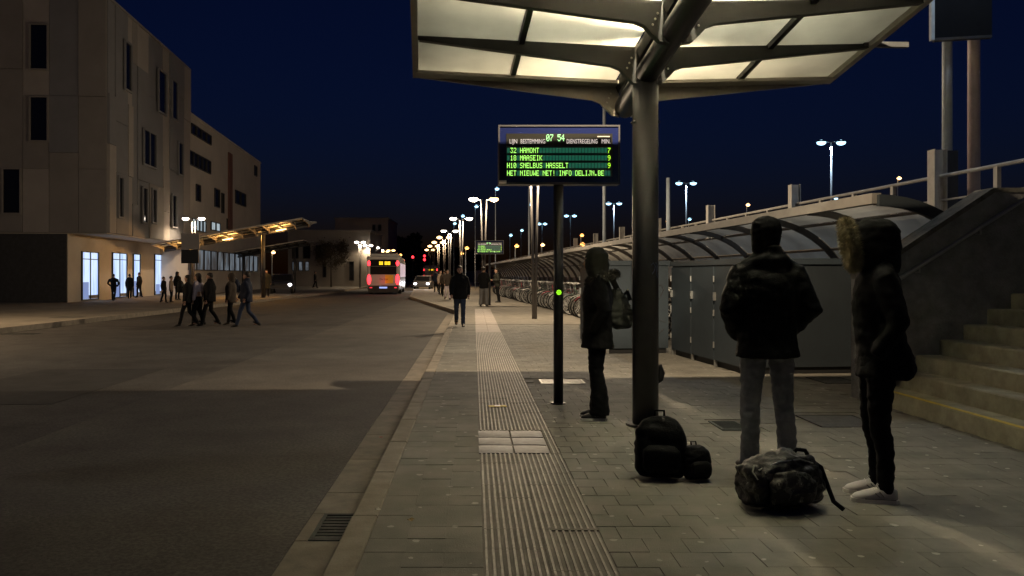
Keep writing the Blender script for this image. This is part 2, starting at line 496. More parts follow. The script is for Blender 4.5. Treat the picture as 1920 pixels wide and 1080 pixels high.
def bake(mb, name, mats, voxel=0.016, smooth_it=4, disp=0.0, dscale=0.12, seed=0, extra=None):
    """fuse overlapping volumes into one continuous surface and return its mesh"""
    me = mb.mesh(name+'_src', mats)
    o = bpy.data.objects.new('bake', me)
    col.objects.link(o)
    md = o.modifiers.new('r', 'REMESH'); md.mode = 'VOXEL'; md.voxel_size = voxel; md.use_smooth_shade = True
    if smooth_it:
        ms = o.modifiers.new('s', 'SMOOTH'); ms.factor = 0.5; ms.iterations = smooth_it
    dg = bpy.context.evaluated_depsgraph_get()
    out = bpy.data.meshes.new_from_object(o.evaluated_get(dg))
    bpy.data.objects.remove(o); bpy.data.meshes.remove(me)
    out.name = name
    if disp:
        off = Vector((seed*3.1, seed*1.7, seed*2.3))
        nor = [v.normal.copy() for v in out.vertices]
        for v, nn in zip(out.vertices, nor):
            q = v.co + off
            d = noise.noise(Vector((q.x/dscale, q.y/dscale, q.z/(dscale*0.55)))) + 0.5*noise.noise(q/(dscale*0.4))
            v.co += nn * disp * d
    out.materials.clear()
    for m in (mats if isinstance(mats,(list,tuple)) else [mats]): out.materials.append(MATS[m])
    if extra is not None:
        n0 = len(out.vertices)
        vs = [tuple(v.co) for v in out.vertices] + extra.v
        fs = [tuple(p.vertices) for p in out.polygons] + [tuple(n0+i for i in f) for f in extra.f]
        mi = [0]*len(out.polygons) + list(extra.m)
        bpy.data.meshes.remove(out)
        out = bpy.data.meshes.new(name)
        out.from_pydata(vs, [], fs)
        for m in (mats if isinstance(mats,(list,tuple)) else [mats]): out.materials.append(MATS[m])
        out.polygons.foreach_set('material_index', mi)
    out.polygons.foreach_set('use_smooth', [True]*len(out.polygons))
    out.update()
    return out

def text_mesh(body, size, align='LEFT', sx=1.0):
    cu = bpy.data.curves.new('txt', 'FONT')
    cu.body = body; cu.size = size; cu.align_x = align; cu.resolution_u = 2
    o = bpy.data.objects.new('txt', cu)
    col.objects.link(o)
    dg = bpy.context.evaluated_depsgraph_get()
    me = bpy.data.meshes.new_from_object(o.evaluated_get(dg))
    bpy.data.objects.remove(o); bpy.data.curves.remove(cu)
    for v in me.vertices: v.co.x *= sx
    return me

def spot(name, loc, power, rgb, parent=None, angle=150, blend=0.6, radius=0.08, rot=(0,0,0)):
    d = bpy.data.lights.new(name, 'SPOT')
    d.energy = power; d.color = rgb; d.spot_size = R(angle); d.spot_blend = blend; d.shadow_soft_size = radius
    o = bpy.data.objects.new(name, d)
    col.objects.link(o)
    o.location = loc; o.rotation_euler = rot
    if parent: o.parent = parent
    return o

# ================================================================== SETTING
ROAD_Z = -0.15
road = MB().box(-320, 320, -60, 620, ROAD_Z-0.3, ROAD_Z).build('road', 'asphalt'); road['kind'] = 'structure'
mk('lane_slab', (0.084, 0.076, 0.066), 0.85, var=0.3, scale=1.1, bump=0.45, bscale=120, per_piece=0.10)
grain(MATS['lane_slab'], 40, .28)
for k in range(-1, 3):
    x1 = -1.015
    MB().chamfer(-4.0, x1, k*15.0+.004, k*15.0+14.996, ROAD_Z-.1, ROAD_Z+.004, .0015).build('lane_slab', 'lane_slab', road)
mk('road_patch', (0.042, 0.040, 0.038), 0.88, var=0.3, scale=3, bump=0.5, bscale=140)
for k, pts in enumerate([[(-6.9, 9.2), (-4.9, 9.3), (-4.95, 12.8), (-6.8, 12.7)], [(-9.6, 22), (-7.9, 22.1), (-7.8, 31), (-9.5, 31)], [(-5.9, 5.0), (-4.6, 5.05), (-4.6, 6.9), (-5.8, 6.85)]]):
    MB().poly_prism(pts, ROAD_Z-.05, ROAD_Z+.004).build('tar_patch', 'road_patch', road)

KX0, KX1 = -0.683, -0.533
TX0, TX1 = 0.045, 0.660
pav = MB().box(KX1, 9.6, -8, 22, -0.45, -0.0065).build('pavement', 'bed'); pav['kind'] = 'structure'
far_edge = [(KX1, 22), (KX1, 30.5), (-3.9, 50.6), (-4.9, 66), (-7.2, 100), (-11, 150), (-16, 220)]
pf = MB().poly_prism([(12, 22), (10, 60), (8, 220)] + far_edge[::-1], -0.45, 0.0).build('pavement_far', 'paver_sheet'); pf['kind'] = 'structure'
kb = MB()
for (a, b) in zip(far_edge[1:-1], far_edge[2:]):
    a = Vector((*a, 0)); b = Vector((*b, 0)); n = Vector((-(b-a).y, (b-a).x, 0)).normalized()*0.15
    kb.poly_prism([tuple(a[:2]), tuple(b[:2]), tuple((b+n)[:2]), tuple((a+n)[:2])], -0.3, 0.006)
kb.build('kerb_far', 'kerb')['kind'] = 'structure'

# kerb stones and gutter slabs
kerb_root = MB().box(KX0+0.01, KX1-0.01, -8, 30.5, -0.4, -0.02).build('kerb', 'bed'); kerb_root['kind'] = 'structure'
km = MB().chamfer(KX0, KX1-0.006, 0.004, 0.996, -0.35, 0.0, 0.008).mesh('kerb_stone', 'kerb')
kg = MB().chamfer(KX0-0.325, KX0-0.006, 0.004, 0.996, -0.35, 0.006, 0.004).mesh('gutter_slab', 'gutter')
drain_y = 4.76
for i in range(34):
    y = -3.5 + i
    o = link('kerb_stone', km, kerb_root, (rnd.uniform(-.004, .004), y, rnd.uniform(-.003, .003)))
    if y + 0.5 > drain_y - 0.6 and y + 0.5 < drain_y + 0.6: continue
    link('gutter_slab', kg, kerb_root, (rnd.uniform(-.004, .004), y, ROAD_Z + rnd.uniform(-.001, .002)))
# gutter pieces either side of the drain
gs = MB().chamfer(KX0-0.325, KX0-0.006, drain_y+0.26, 5.496, -0.35, ROAD_Z+0.006, 0.004).build('gutter_slab', 'gutter', kerb_root)
MB().chamfer(KX0-0.325, KX0-0.255, drain_y-0.255, drain_y+0.255, -0.35, ROAD_Z+0.006, 0.003).build('gutter_slab', 'gutter', kerb_root)

# drain grate sunk in the gutter
dg_ = empty('gutter_drain', (KX0-0.128, drain_y, ROAD_Z), 0, 'dark iron gutter drain with parallel bars beside the near kerb', 'drain')
fb = MB()
fb.box(-.122, -.100, -.25, .25, -.05, .008); fb.box(.100, .122, -.25, .25, -.05, .008)
fb.box(-.100, .100, -.25, -.225, -.05, .008); fb.box(-.100, .100, .225, .25, -.05, .008)
fb.build('frame', 'grate', dg_)
MB().box(-.10, .10, -.225, .225, -.07, -.05).build('pit_shade', 'shade_black', dg_)  # black floor paints in the dark below the bars
bar = MB().box(-.10, .10, -.014, .014, -.04, .004).mesh('bar', 'grate')
for k in range(8): link('bar', bar, dg_, (0, -.196 + k*.056, 0))

# small paving covers
COVERS = []
def cover(name, x0, x1, y0, y1, mat, label, z=0.0, nbars=0):
    r = empty(name, ((x0+x1)/2, (y0+y1)/2, z), 0, label, 'drain cover')
    w, d = (x1-x0)/2, (y1-y0)/2
    COVERS.append((x0, x1, y0, y1))
    f = MB()
    t = 0.025
    f.box(-w, -w+t, -d, d, -.02, .004); f.box(w-t, w, -d, d, -.02, .004)
    f.box(-w+t, w-t, -d, -d+t, -.02, .004); f.box(-w+t, w-t, d-t, d, -.02, .004)
    f.build('frame', mat, r)
    if nbars:
        MB().box(-w+t, w-t, -d+t, d-t, -.0064, -.0058).build('pit_shade', 'shade_black', r)  # thin black sheet stands in for the shade between the bars
        bm_ = MB().box(-w+t, w-t, -.009, .009, -.0057, .002).mesh('bar', mat)
        for k in range(nbars): link('bar', bm_, r, (0, -d+t+ (k+.5)*(2*d-2*t)/nbars, 0))
    else:
        MB().chamfer(-w+t+.004, w-t-.004, -d+t+.004, d-t-.004, -.02, .002, .003).build('lid', mat, r)
    return r
cover('paving_drain', 2.17, 2.43, 6.98, 7.40, 'grate', 'small dark square drain in the paving left of the grey jeans', nbars=7)
cover('inspection_cover', 3.10, 3.66, 7.10, 7.72, 'cover', 'dark inspection cover in the paving behind the fur hooded person')
cover('paving_cover', 4.40, 4.85, 10.0, 10.6, 'cover', 'dark cover in the paving at the foot of the lockers')
cover('paving_grate', 0.84, 1.40, 9.95, 10.35, 'grate_pale', 'pale metal grate in the paving behind the departure board post', nbars=12)

# pavers 20 x 20 cm in running bond
pm = MB().chamfer(-.0991, .0991, -.0991, .0991, -.022, 0, .0010).mesh('paver', 'paver')
spots_ = []
for row in range(0, 100):
    y = 2.0 + row*0.2
    off = 0.1 if row % 2 else 0.0
    for c in range(3):
        spots_.append((KX1+0.0965+c*0.1927, y))
    for c in range(0, 34):
        x = TX1+0.1+c*0.2 + off
        if x + .1 > (4.3 if y < 10.9 else 3.75): break
        spots_.append((x, y))
def in_cover(x, y):
    return any(x+.09 > a and x-.09 < b and y+.09 > c and y-.09 < d for (a, b, c, d) in COVERS)
spots_ = [p for p in spots_ if not in_cover(*p)]
vis = [p for p in spots_ if p[1] > 3.45 and p[0]/p[1] < 0.70 and p[0]/p[1] > -0.2]
vis.sort(key=lambda p: p[1])
first = set(vis[:300])
rest = MB()
src = pm
pv = [tuple(v.co) for v in pm.vertices]; pfc = [tuple(p.vertices) for p in pm.polygons]
for p in spots_:
    dz = rnd.uniform(-.0015, .001); tx, ty = rnd.gauss(0, .004), rnd.gauss(0, .004)
    if p in first:
        link('paver', pm, pav, (p[0], p[1], dz), (tx, ty, rnd.gauss(0, .006)))
    else:
        rest.add([(a+p[0], b+p[1], c+dz+a*ty+b*tx) for (a, b, c) in pv], pfc)
for row in range(1, 100, 2):
    rest.chamfer(TX1+.002, TX1+.0985, 2.0+row*.2-.0982, 2.0+row*.2+.0982, -.022, rnd.uniform(-.002, .001), .0035)
tag(rest.build('paver_field', 'paver', pav), kind='stuff')

# tactile guide strip: ribbed tiles, then plain pale tiles
tt = MB().chamfer(.0005, .307, .0005, .2995, -.022, 0, .0008, 0)
for k in range(9):
    x = .017 + k*.0341
    tt.add([(x-.008,.001,0),(x+.008,.001,0),(x+.0055,.001,.006),(x-.0055,.001,.006),(x-.008,.299,0),(x+.008,.299,0),(x+.0055,.299,.006),(x-.0055,.299,.006)],
           [(0,1,2,3),(7,6,5,4),(1,5,6,2),(3,2,6,7),(0,3,7,4)], 1)
ttm = tt.mesh('tactile_tile', ['tactile', 'tactile_rib'])
nt_ = MB()
for k in range(2):
    x = .240+.017+k*.0341
    nt_.add([(x-.008,.001,0),(x+.008,.001,0),(x+.0055,.001,.006),(x-.0055,.001,.006),(x-.008,.299,0),(x+.008,.299,0),(x+.0055,.299,.006),(x-.0055,.299,.006)],
           [(0,1,2,3),(7,6,5,4),(1,5,6,2),(3,2,6,7),(0,3,7,4)], 1)
nt_.chamfer(.235, .3055, .002, .298, -.022, 0, .003, 0)
narrow = nt_.mesh('tactile_tile', ['tactile', 'tactile_rib'])
PL0 = 6.04
for r_ in range(-2, 55):
    y = 2.44 + r_*.3
    plate = 6.0 <= y + .02 < 6.9
    for c in range(2):
        j = rnd.uniform(-.001, .001)
        if plate:
            if c == 1: link('tactile_tile', narrow, pav, (TX0+.3075, y, j))
            continue
        dx = 0.0
        link('tactile_tile', ttm, pav, (TX0 + c*.3075 + dx, y, j), (rnd.gauss(0,.0015), rnd.gauss(0,.0015), 0))
pt = MB().chamfer(.002, .3055, .002, .298, -.022, 0, .003).mesh('plain_tile', 'pale_tile')
for r_ in range(55, 65):
    for c in range(2): link('plain_tile', pt, pav, (TX0 + c*.3075, 2.44+r_*.3, 0.001))
ptf = MB()
for r_ in range(0, 33):
    for c in range(2):
        y = 22.05 + r_*.3
        ptf.chamfer(TX0+c*.3075+.002, TX0+c*.3075+.3055, y+.002, y+.298, -.01, .005, .003)
ptf.build('pale_tile_band', 'pale_tile', pf)['kind'] = 'stuff'
# dark strip where two lengths of the guide strip meet
MB().box(.40, .66, 4.215, 4.262, -.01, .0065).build('joint_strip', 'tactile', pav)

# six bright steel plates let into the strip
for c in range(2):
    for r_ in range(3):
        p = MB()
        w, d = .262, .278
        rings = []
        for i in range(7):
            yy = -d/2 + d*i/6
            bow = .006*(1-(2*i/6-1)**2)
            rings.append([(-w/2, yy, -.012), (w/2, yy, -.012), (w/2, yy, .004+bow), (w*.2, yy, .006+bow), (-w*.2, yy, .006+bow), (-w/2, yy, .004+bow)])
        p.loft(rings)
        o = p.build('steel_plate', 'steel_plate', pav, False, (TX0-.005+w/2+c*(w+.012), PL0+.14+r_*.3, .001), (rnd.uniform(-.012,.012), rnd.uniform(-.01,.01), rnd.uniform(-.01,.01)))

# ---- left plaza with kerb
lz = [(-12.3, 8), (-12.0, 51), (-11.5, 62), (-13, 100), (-18, 160), (-60, 160), (-60, 8)]
MB().poly_prism(lz, -0.45, 0.0).build('plaza', 'plaza')['kind'] = 'structure'
kb = MB()
for (a, b) in zip(lz[:4], lz[1:5]):
    a = Vector((*a, 0)); b = Vector((*b, 0)); n = Vector(((b-a).y, -(b-a).x, 0)).normalized()*0.15
    kb.poly_prism([tuple(b[:2]), tuple(a[:2]), tuple((a+n)[:2]), tuple((b+n)[:2])], -0.3, 0.004)
kb.build('plaza_kerb', 'kerb')['kind'] = 'structure'
cover('plaza_grate', -13.4, -12.6, 25.2, 26.0, 'grate', 'small dark grate on the plaza by the left edge of the picture', nbars=5)
cover('road_grate', -11.9, -11.1, 20.2, 20.6, 'grate', 'dark road grate at the far left edge of the picture', z=ROAD_Z, nbars=5)

# ---- right: railway deck, retaining wall, railing, steel posts
AX = 0.061
def rail_x(y): return 9.66 - AX*y
dk = MB()
dk.poly_prism([(rail_x(8.9)-.15, 8.9), (40, 8.9), (40, 240), (rail_x(240)-.15, 240)], -0.3, 2.2)
dk.build('railway_deck', 'concrete')['kind'] = 'structure'
rr = empty('railing', (rail_x(20), 20, 2.2), 0, 'pale painted metal railing running along the raised railway deck', 'railing')
def rp(y, z): return (rail_x(y)-rail_x(20), y-20, z)
for z, r_ in ((1.0, .035), (.55, .02)):
    MB().tube([rp(11.5, z), rp(110, z)], r_, 8).build('rail', 'rail_paint', rr)
pmh = MB().box(-.035, .035, -.05, .05, 0, .98).mesh('post', 'rail_paint')
y = 12.0
while y < 100:
    link('post', pmh, rr, rp(y, 0)); y += 1.5
hm = MB()
hm.box(-.12, .12, -.12, -.10, 0, 1.5); hm.box(-.12, .12, .10, .12, 0, 1.5); hm.box(-.012, .012, -.10, .10, 0, 1.5)
hmm = hm.mesh('web', 'rail_paint')
hbase = MB().box(-.16, .16, -.16, .16, 0, .02).mesh('base_plate', 'rail_paint')
for i, y in enumerate([15.0, 20.8, 26.9, 33, 39, 45, 51, 57]):
    r = empty('steel_post', (rail_x(y)-.05, y, 2.2), 0, ['tall pale steel post on the railway deck nearest the stairs', 'pale steel post standing on the deck above the capped person', 'pale steel post on the deck just left of the capped person'][i] if i < 3 else 'short pale steel post far along the railway deck railing', 'post', 'steel posts along the railway deck')
    l = link('flange', hmm, r); l.rotation_euler = (0, 0, R(90))
    link('base_plate', hbase, r)

# tall poles and notice board on the deck
def pole(name, x, y, z0, z1, r, mat, label, cat='pole', group=None):
    e = empty(name, (x, y, z0), 0, label, cat, group)
    MB().tube([(0,0,0),(0,0,z1-z0)], [r, r*.9], 14).build('shaft', mat, e, True)
    MB().tube([(0,0,0),(0,0,.06)], [r*1.7, r*1.7], 14).build('base_plate', mat, e, False)
    return e
a = at(1826, 385, 15.6); e = pole('mast', a.x, a.y, 2.2, 12, .112, 'pink_steel', 'thick pinkish steel mast rising behind the stairs', 'mast')
MB().tube([(0, 0, 7.4), (-1.2, -1.6, 7.7)], .035, 8).build('arm', 'pale_steel', e)
hd_ = MB().ell((-1.25, -1.66, 7.70), (.28, .2, .07), 14, 6).build('lamp_head', 'dark_steel', e, True)
MB().ell((-1.25, -1.66, 7.65), (.24, .17, .07), 14, 6).build('lens', 'lamp_blue', hd_, True)
spot('mast_light', (-1.25, -1.66, 7.5), 520, (.74, .87, 1.0), e, 165, .5, .12)
a = at(1776, 385, 15.2); e = pole('mast', a.x, a.y, 2.2, 9.5, .092, 'pale_steel', 'slim pale steel pole holding the dark board above the stairs', 'mast')
MB().box(-.13, .13, -.13, .13, 0, 1.5).build('sleeve', 'dark_steel', e)
b0 = at(1752, 70, 15.0)
nb = empty('notice_board', (b0.x, 15.05, b0.z), R(-12), 'dark notice board high on the pole above the stairs', 'sign board')
MB().box(.03, 1.0, 0, .1, -.0, 2.2).build('panel', 'matte_black', nb)
MB().box(-.03, .03, -.01, .11, -.03, 2.23).build('edge_trim', 'pale_steel', nb)
MB().box(.03, 1.0, -.005, .105, -.05, -.0).build('bottom_trim', 'dark_steel', nb)
a = at(1253, 435, 30); pole('mast', a.x, a.y, 2.2, 5.0, .08, 'pale_steel', 'pale railway mast just right of the round canopy column', 'mast')
a = at(1133, 450, 40); pole('mast', a.x, a.y, 2.2, 14, .085, 'pale_steel', 'tall thin pale railway mast behind the departure board', 'mast')
a = at(992, 450, 60); pole('mast', a.x, a.y, 0, 9.5, .07, 'pale_steel', 'thin far pole seen below the departure board left of its post', 'mast')

# ---- stairs
st = empty('stairs', (4.24, 5.2, 0), 0, 'concrete stairs with a yellow edge on the first step', 'stairs')
for k in range(13):
    x0 = k*.255
    MB().chamfer(x0, x0+.34 if k < 12 else x0+3.2, -4.2, 3.39, max(-.02, (k-1)*.165-.02), (k+1)*.165, .012).build('step', 'step', st)
MB().box(.0, .055, -4.2, 3.388, .1652, .1682).build('edge_strip', 'yellow_paint', st)
cw = empty('stair_wall', (4.2, 8.6, 0), 0, 'dark rough concrete side wall sloping up along the stairs', 'wall')
MB().profile_y([(0, -.05), (6, -.05), (6, 2.24), (1.40, 2.24), (0, 1.31)], 0.0, .30).build('wall', 'dark_concrete', cw)
MB().profile_y([(0, 1.31), (1.40, 2.24), (6, 2.24), (6, 2.29), (1.385, 2.29), (-.0, 1.37)], -.012, .312).build('coping', 'dark_coping', cw)
hr = empty('handrail', (4.2, 8.52, 0), 0, 'bright metal handrail fixed to the stair side wall', 'handrail')
MB().tube([(.28, 0, 1.26), (.32, 0, 1.30), (1.95, 0, 2.34), (3.5, 0, 2.36)], .022, 10).build('rail', 'alu', hr, True)
for x, z in ((.55, 1.44), (1.2, 1.85), (1.85, 2.26)):
    MB().tube([(x, 0, z), (x, .0, z-.06), (x, .078, z-.06)], .009, 6).build('bracket', 'alu', hr)

# ---- bike shed with quarter-round roof
S0, SL = 9.2, 60.0
shed_rz = math.atan(AX)
sh = empty('bike_shed', (4.61, S0, 0), shed_rz, 'long curved roof bicycle shed with dark ribs and grey panels', 'bike shed')
RR, ZE = 1.6, 2.24
def arc(t, dr=0.0):           # t in degrees from the eave
    return (RR*math.sin(R(t)) + dr*math.sin(R(t)), ZE - RR + (RR+dr)*math.cos(R(t)))
bay = 1.6
nb_ = int(SL/bay)
ribm = MB()
ring0, rings = None, []
for i in range(13):
    t = 68*i/12
    xo, zo = arc(t, 0.0); xi, zi = arc(t, -.085)
    rings.append([(xo, -.026, zo), (xo, .026, zo), (xi, .026, zi), (xi, -.026, zi)])
ribm.loft(rings)
xb, zb = arc(68, -.055)
ribm.box(xb-.04, xb+.05, -.035, .035, 0, zb+.02)
rib_me = ribm.mesh('rib', 'lamp_post')
def panel_mesh(t0, t1):
    p = MB(); rings = []
    for i in range(5):
        t = t0+(t1-t0)*i/4
        xo, zo = arc(t, .010); xi, zi = arc(t, .002)
        rings.append([(xo, .045, zo), (xo, bay-.045, zo), (xi, bay-.045, zi), (xi, .045, zi)])
    return p.loft(rings).mesh('panel', 'polycarb')
pms = [panel_mesh(2, 23), panel_mesh(24, 45), panel_mesh(46, 67)]
for k in range(nb_+1):
    link('rib', rib_me, sh, (0, k*bay, 0))
    if k < nb_:
        for q in pms: link('panel', q, sh, (0, k*bay, 0))
for t in (23.5, 45.5, 67.5):
    x, z = arc(t, -.02)
    MB().box(x-.02, x+.02, 0, nb_*bay, z-.02, z+.015).build('purlin', 'dark_steel', sh)
MB().box(-.06, .05, -.05, nb_*bay, ZE-.07, ZE+.05).build('eave_beam', 'shed_beam', sh)
fr = MB(); rings = []
for i in range(13):
    t = 68*i/12
    xo, zo = arc(t, .03); xi, zi = arc(t, -.10)
    rings.append([(xo, -.10, zo), (xo, -.04, zo), (xi, -.04, zi), (xi, -.10, zi)])
fr.loft(rings).build('end_arch', 'locker_dark', sh)
MB().box(xb+.06, xb+.10, 0, nb_*bay, 0.05, zb).build('back_wall', 'locker_dark', sh)

# ---- bicycle lockers
def locker_block(label, p0, p1, depth, hgt, ndoors, group, end_mat, graffiti=False):
    p0 = Vector((*p0, 0)); p1 = Vector((*p1, 0))      # door face runs p0 (near) -> p1 (far)
    d = p1-p0; L = d.length
    rz = math.atan2(d.y, d.x) - R(90)
    r = empty('bike_locker', (p0.x, p0.y, 0), rz, label, 'bike locker', group)
    MB().box(.012, depth, 0.0, L, .09, hgt-.08).build('body', end_mat, r)
    MB().box(-.03, depth+.03, -.03, L+.03, hgt-.08, hgt).build('cap', 'locker', r)
    MB().box(.05, depth-.03, .04, L-.04, .0, .09).build('gap_shade', 'black', r)  # black block stands in for the shaded gap under the lockers
    w = L/ndoors
    dm = MB().box(-.018, .010, .02, w-.02, .10, hgt-.10).mesh('door', 'locker')
    hg = MB().tube([(-.026, 0, 0), (-.026, 0, .09)], .012, 8).mesh('hinge', 'zip_metal')
    hd = MB().box(-.05, -.018, -.02, .02, -.06, .06).box(-.055, -.03, -.012, .012, -.02, .02).mesh('handle', 'zip_metal')
    ft = MB().box(-.01, .03, -.02, .02, 0, .10).mesh('foot', 'zip_metal')
    for k in range(ndoors):
        o = link('door', dm, r, (0, k*w, 0))
        for z in (.28, .75, 1.25): link('hinge', hg, o, (0, w-.012, z))
        link('handle', hd, o, (0, w-.06, 1.04))
        link('foot', ft, r, (0, k*w, 0))
    link('foot', ft, r, (0, L-.02, 0))
    return r
LA = locker_block('row of grey bicycle lockers with three hinged doors behind the capped person', (3.65, 10.89), (3.38, 13.62), 1.75, 1.58, 3, 'bicycle lockers', 'locker_dark')
LB = locker_block('pale grey bicycle locker end with graffiti scrawl behind the round column', (2.29, 13.74), (2.12, 15.8), 1.08, 1.60, 2, 'bicycle lockers', 'locker')
def scrawl(parent, pts, r, mat, name='graffiti'):
    m = MB()
    for seg in pts: m.tube([Vector(p) for p in seg], r, 5)
    return m.build(name, mat, parent)
gx = [[(.78,-.004,1.18),(.96,-.004,1.18),(1.0,-.004,1.1),(.92,-.004,.95),(.72,-.004,.70)],
      [(.70,-.004,.56),(.9,-.004,.58),(1.02,-.004,.54)],
      [(1.0,-.004,.42),(.86,-.004,.30),(.72,-.004,.24)],
      [(.05,-.004,.9),(.15,-.004,1.05),(.2,-.004,.8)]]
scrawl(LB, gx, .008, 'graffiti_dark')

# ================================================================== CANOPIES
def canopy(loc, rz, slope, z0, s_far, bays, hw, label, pillars, group, bay=.8, detail=True, pr=.116, tubes=None, tpow=1500, trgb=(1.0, .48, .12), tlen=.6, tdown=0, tilt=0, tdrop=.55, rib_mat='rib_paint'):
    r = empty('platform_canopy', loc, rz, label, 'canopy', group)
    s_near = s_far - bays*bay
    def zz(s): return z0 - slope*s
    # columns
    for s in pillars:
        c = MB()
        c.tube([(0, s, 0), (0, s, zz(s)-.02)], pr, 24)
        co = c.build('column', 'column', r, True)
        MB().tube([(0, s, .0), (0, s, .02)], pr*1.5, 24).build('base_plate', 'column', co)
        if detail:
            for a in (20, 160, 200, 340):
                MB().ell((pr*math.cos(R(a)), s+pr*math.sin(R(a)), zz(s)-.42), (.016,.016,.016), 8, 5).build('bolt', 'rib_paint', co)
    MB().tube([(0, s_far+.07, zz(s_far+.07)), (0, s_far+.02, zz(s_far+.02)), (0, s_near, zz(s_near))], [.07, .105, .105], 20).build('spine_tube', 'column', r, True)
    ut = MB(); rings = []
    for s in (s_far-.02, s_near):
        z = zz(s)+.2
        rings.append([(-.07,s,z-.07),(.07,s,z-.07),(.10,s,z),(.10,s,z+.03),(-.10,s,z+.03),(-.10,s,z)])
    ut.loft(rings).build('valley_beam', 'rib_paint', r)
    # ribs: tapered fins on both wings
    for k in range(bays+1):
        s = s_far - k*bay
        z = zz(s)
        endp = (k == 0)
        for sg in (-1, 1):
            bot = [(.06,-.10), (.13,-.085), (.19,-.03), (.25,.035), (.33,.065), (hw-.04,.262)]
            top = [(hw-.0,.275), (hw-.0,.300), (.09,.232), (.06,.232)]
            pts = [(sg*x, zc+z) for x, zc in bot+top]
            m = MB()
            t = .010 if not endp else .014
            m.profile_y(pts if sg < 0 else pts[::-1], s-t, s+t)
            if not endp:      # bottom and top flange
                for (lst, dz) in ((bot, -.008), ):
                    for (a, b) in zip(lst[:-1], lst[1:]):
                        q = [(sg*a[0], s-.035, a[1]+z+dz), (sg*b[0], s-.035, b[1]+z+dz), (sg*b[0], s+.035, b[1]+z+dz), (sg*a[0], s+.035, a[1]+z+dz)]
                        m.add(q + [(p[0], p[1], p[2]+.0075) for p in q], [(3,2,1,0),(4,5,6,7),(0,1,5,4),(1,2,6,5),(2,3,7,6),(3,0,4,7)])
            m.build('end_plate' if endp else 'rib', 'fascia' if endp else rib_mat, r)
        if detail and k < 4:
            for (bx, bz) in ((-.145,.13), (-.165,.085), (-.185,.04), (.145,.13), (.165,.085), (.185,.04)):
                MB().ell((bx, s-.022, bz+z), (.010,.008,.010), 8, 5).build('bolt', 'bolt', r)
    # panes
    xs = [(.105, hw*.545-.028), (hw*.545+.028, hw-.03)]
    def pz(x): return .242 + (x-.09)*(.30-.232)/(hw-.09)
    for k in range(bays):
        s1 = s_far - k*bay - .0015; s0 = s_far-(k+1)*bay + .0015
        for sg in (-1, 1):
            for (xa, xc) in xs:
                v = []
                for (x, s) in ((xa, s0), (xc, s0), (xc, s1), (xa, s1)):
                    v.append((sg*x, s, zz(s)+pz(x)))
                v2 = [(p[0], p[1], p[2]+.010) for p in v]
                fs = [(3,2,1,0),(4,5,6,7),(0,1,5,4),(1,2,6,5),(2,3,7,6),(3,0,4,7)]
                if sg < 0: fs = [f[::-1] for f in fs]
                MB().add(v+v2, fs).build('pane', 'frosted', r)
    # mullions and edge beams along the wing
    for sg in (-1, 1):
        for (x, w, h0, h1, nm, mt) in ((hw*.545, .024, -.045, .02, 'mullion', 'rib_paint'), (hw, .028, -.05, .025, 'edge_beam', 'fascia')):
            rings = []
            for s in (s_far+.0, s_near):
                z = zz(s)+pz(x)
                rings.append([(sg*x-w,s,z+h0),(sg*x+w,s,z+h0),(sg*x+w,s,z+h1),(sg*x-w,s,z+h1)])
            MB().loft(rings).build(nm, mt, r)
    # small gutter at the outlet end and spout
    for sg in (-1, 1):
        MB().add([(sg*.1,s_far-.16,zz(s_far)+.20),(sg*hw,s_far-.16,zz(s_far)+.272),(sg*hw,s_far-.02,zz(s_far)+.258),(sg*.1,s_far-.02,zz(s_far)+.19),
                  (sg*.1,s_far-.16,zz(s_far)+.23),(sg*hw,s_far-.16,zz(s_far)+.300),(sg*hw,s_far-.02,zz(s_far)+.29),(sg*.1,s_far-.02,zz(s_far)+.22)],
                 [(3,2,1,0),(4,5,6,7),(0,1,5,4),(1,2,6,5),(2,3,7,6),(3,0,4,7)]).build('gutter', 'fascia', r)
    if tubes:
        for (s, x) in tubes:
            z = zz(s) - tdrop
            MB().tube([(x, s-tlen, z+slope*tlen), (x, s+tlen, z-slope*tlen)], .03, 8).build('tube_lamp', 'tube_orange' if tpow else 'lamp_white', r)
            MB().tube([(x, s, z+.03), (x*.5, s, zz(s)-.02)], .012, 6).build('bracket', 'rib_paint', r)
            if tpow:
                lo = spot('tube_light', (x, s, z-.08), tpow, trgb, r, 170, .5, .12); lo.data.type = 'POINT'
            if tdown: spot('downlight', (x, s, z-.07), tdown, trgb, r, 122, .9, .1, (0, R(tilt), 0))
    return r
main = canopy((1.546, 7.2, 0), math.atan(AX), .17, 3.145, .75, 11, 2.07,
              'large translucent platform canopy on a round dark column in the foreground', [0.0, -6.0], 'platform canopies', tubes=[(-1.80, .28)], tlen=.2, tpow=0, trgb=(1.0, .90, .64), tdown=42, tilt=18, tdrop=.0)
MB().box(2.0, 2.42, -.06, -.01, 3.145+.285, 3.145+.33).build('spout', 'lamp_post', main)
hk = MB().tube([(.10,.06,.50),(.15,.06,.52),(.165,.06,.46),(.15,.06,.40),(.13,.06,.37)], [.012,.03,.034,.03,.008], 8)
hk.build('hook', 'column', main, True)
scrawl(main, [[(.02,-.118,1.44),(.04,-.115,1.46),(.06,-.107,1.43),(.05,-.112,1.39),(.03,-.117,1.36)],[(.065,-.105,1.46),(.08,-.097,1.44),(.07,-.103,1.36),(.085,-.095,1.33)]], .004, 'graffiti_blue')

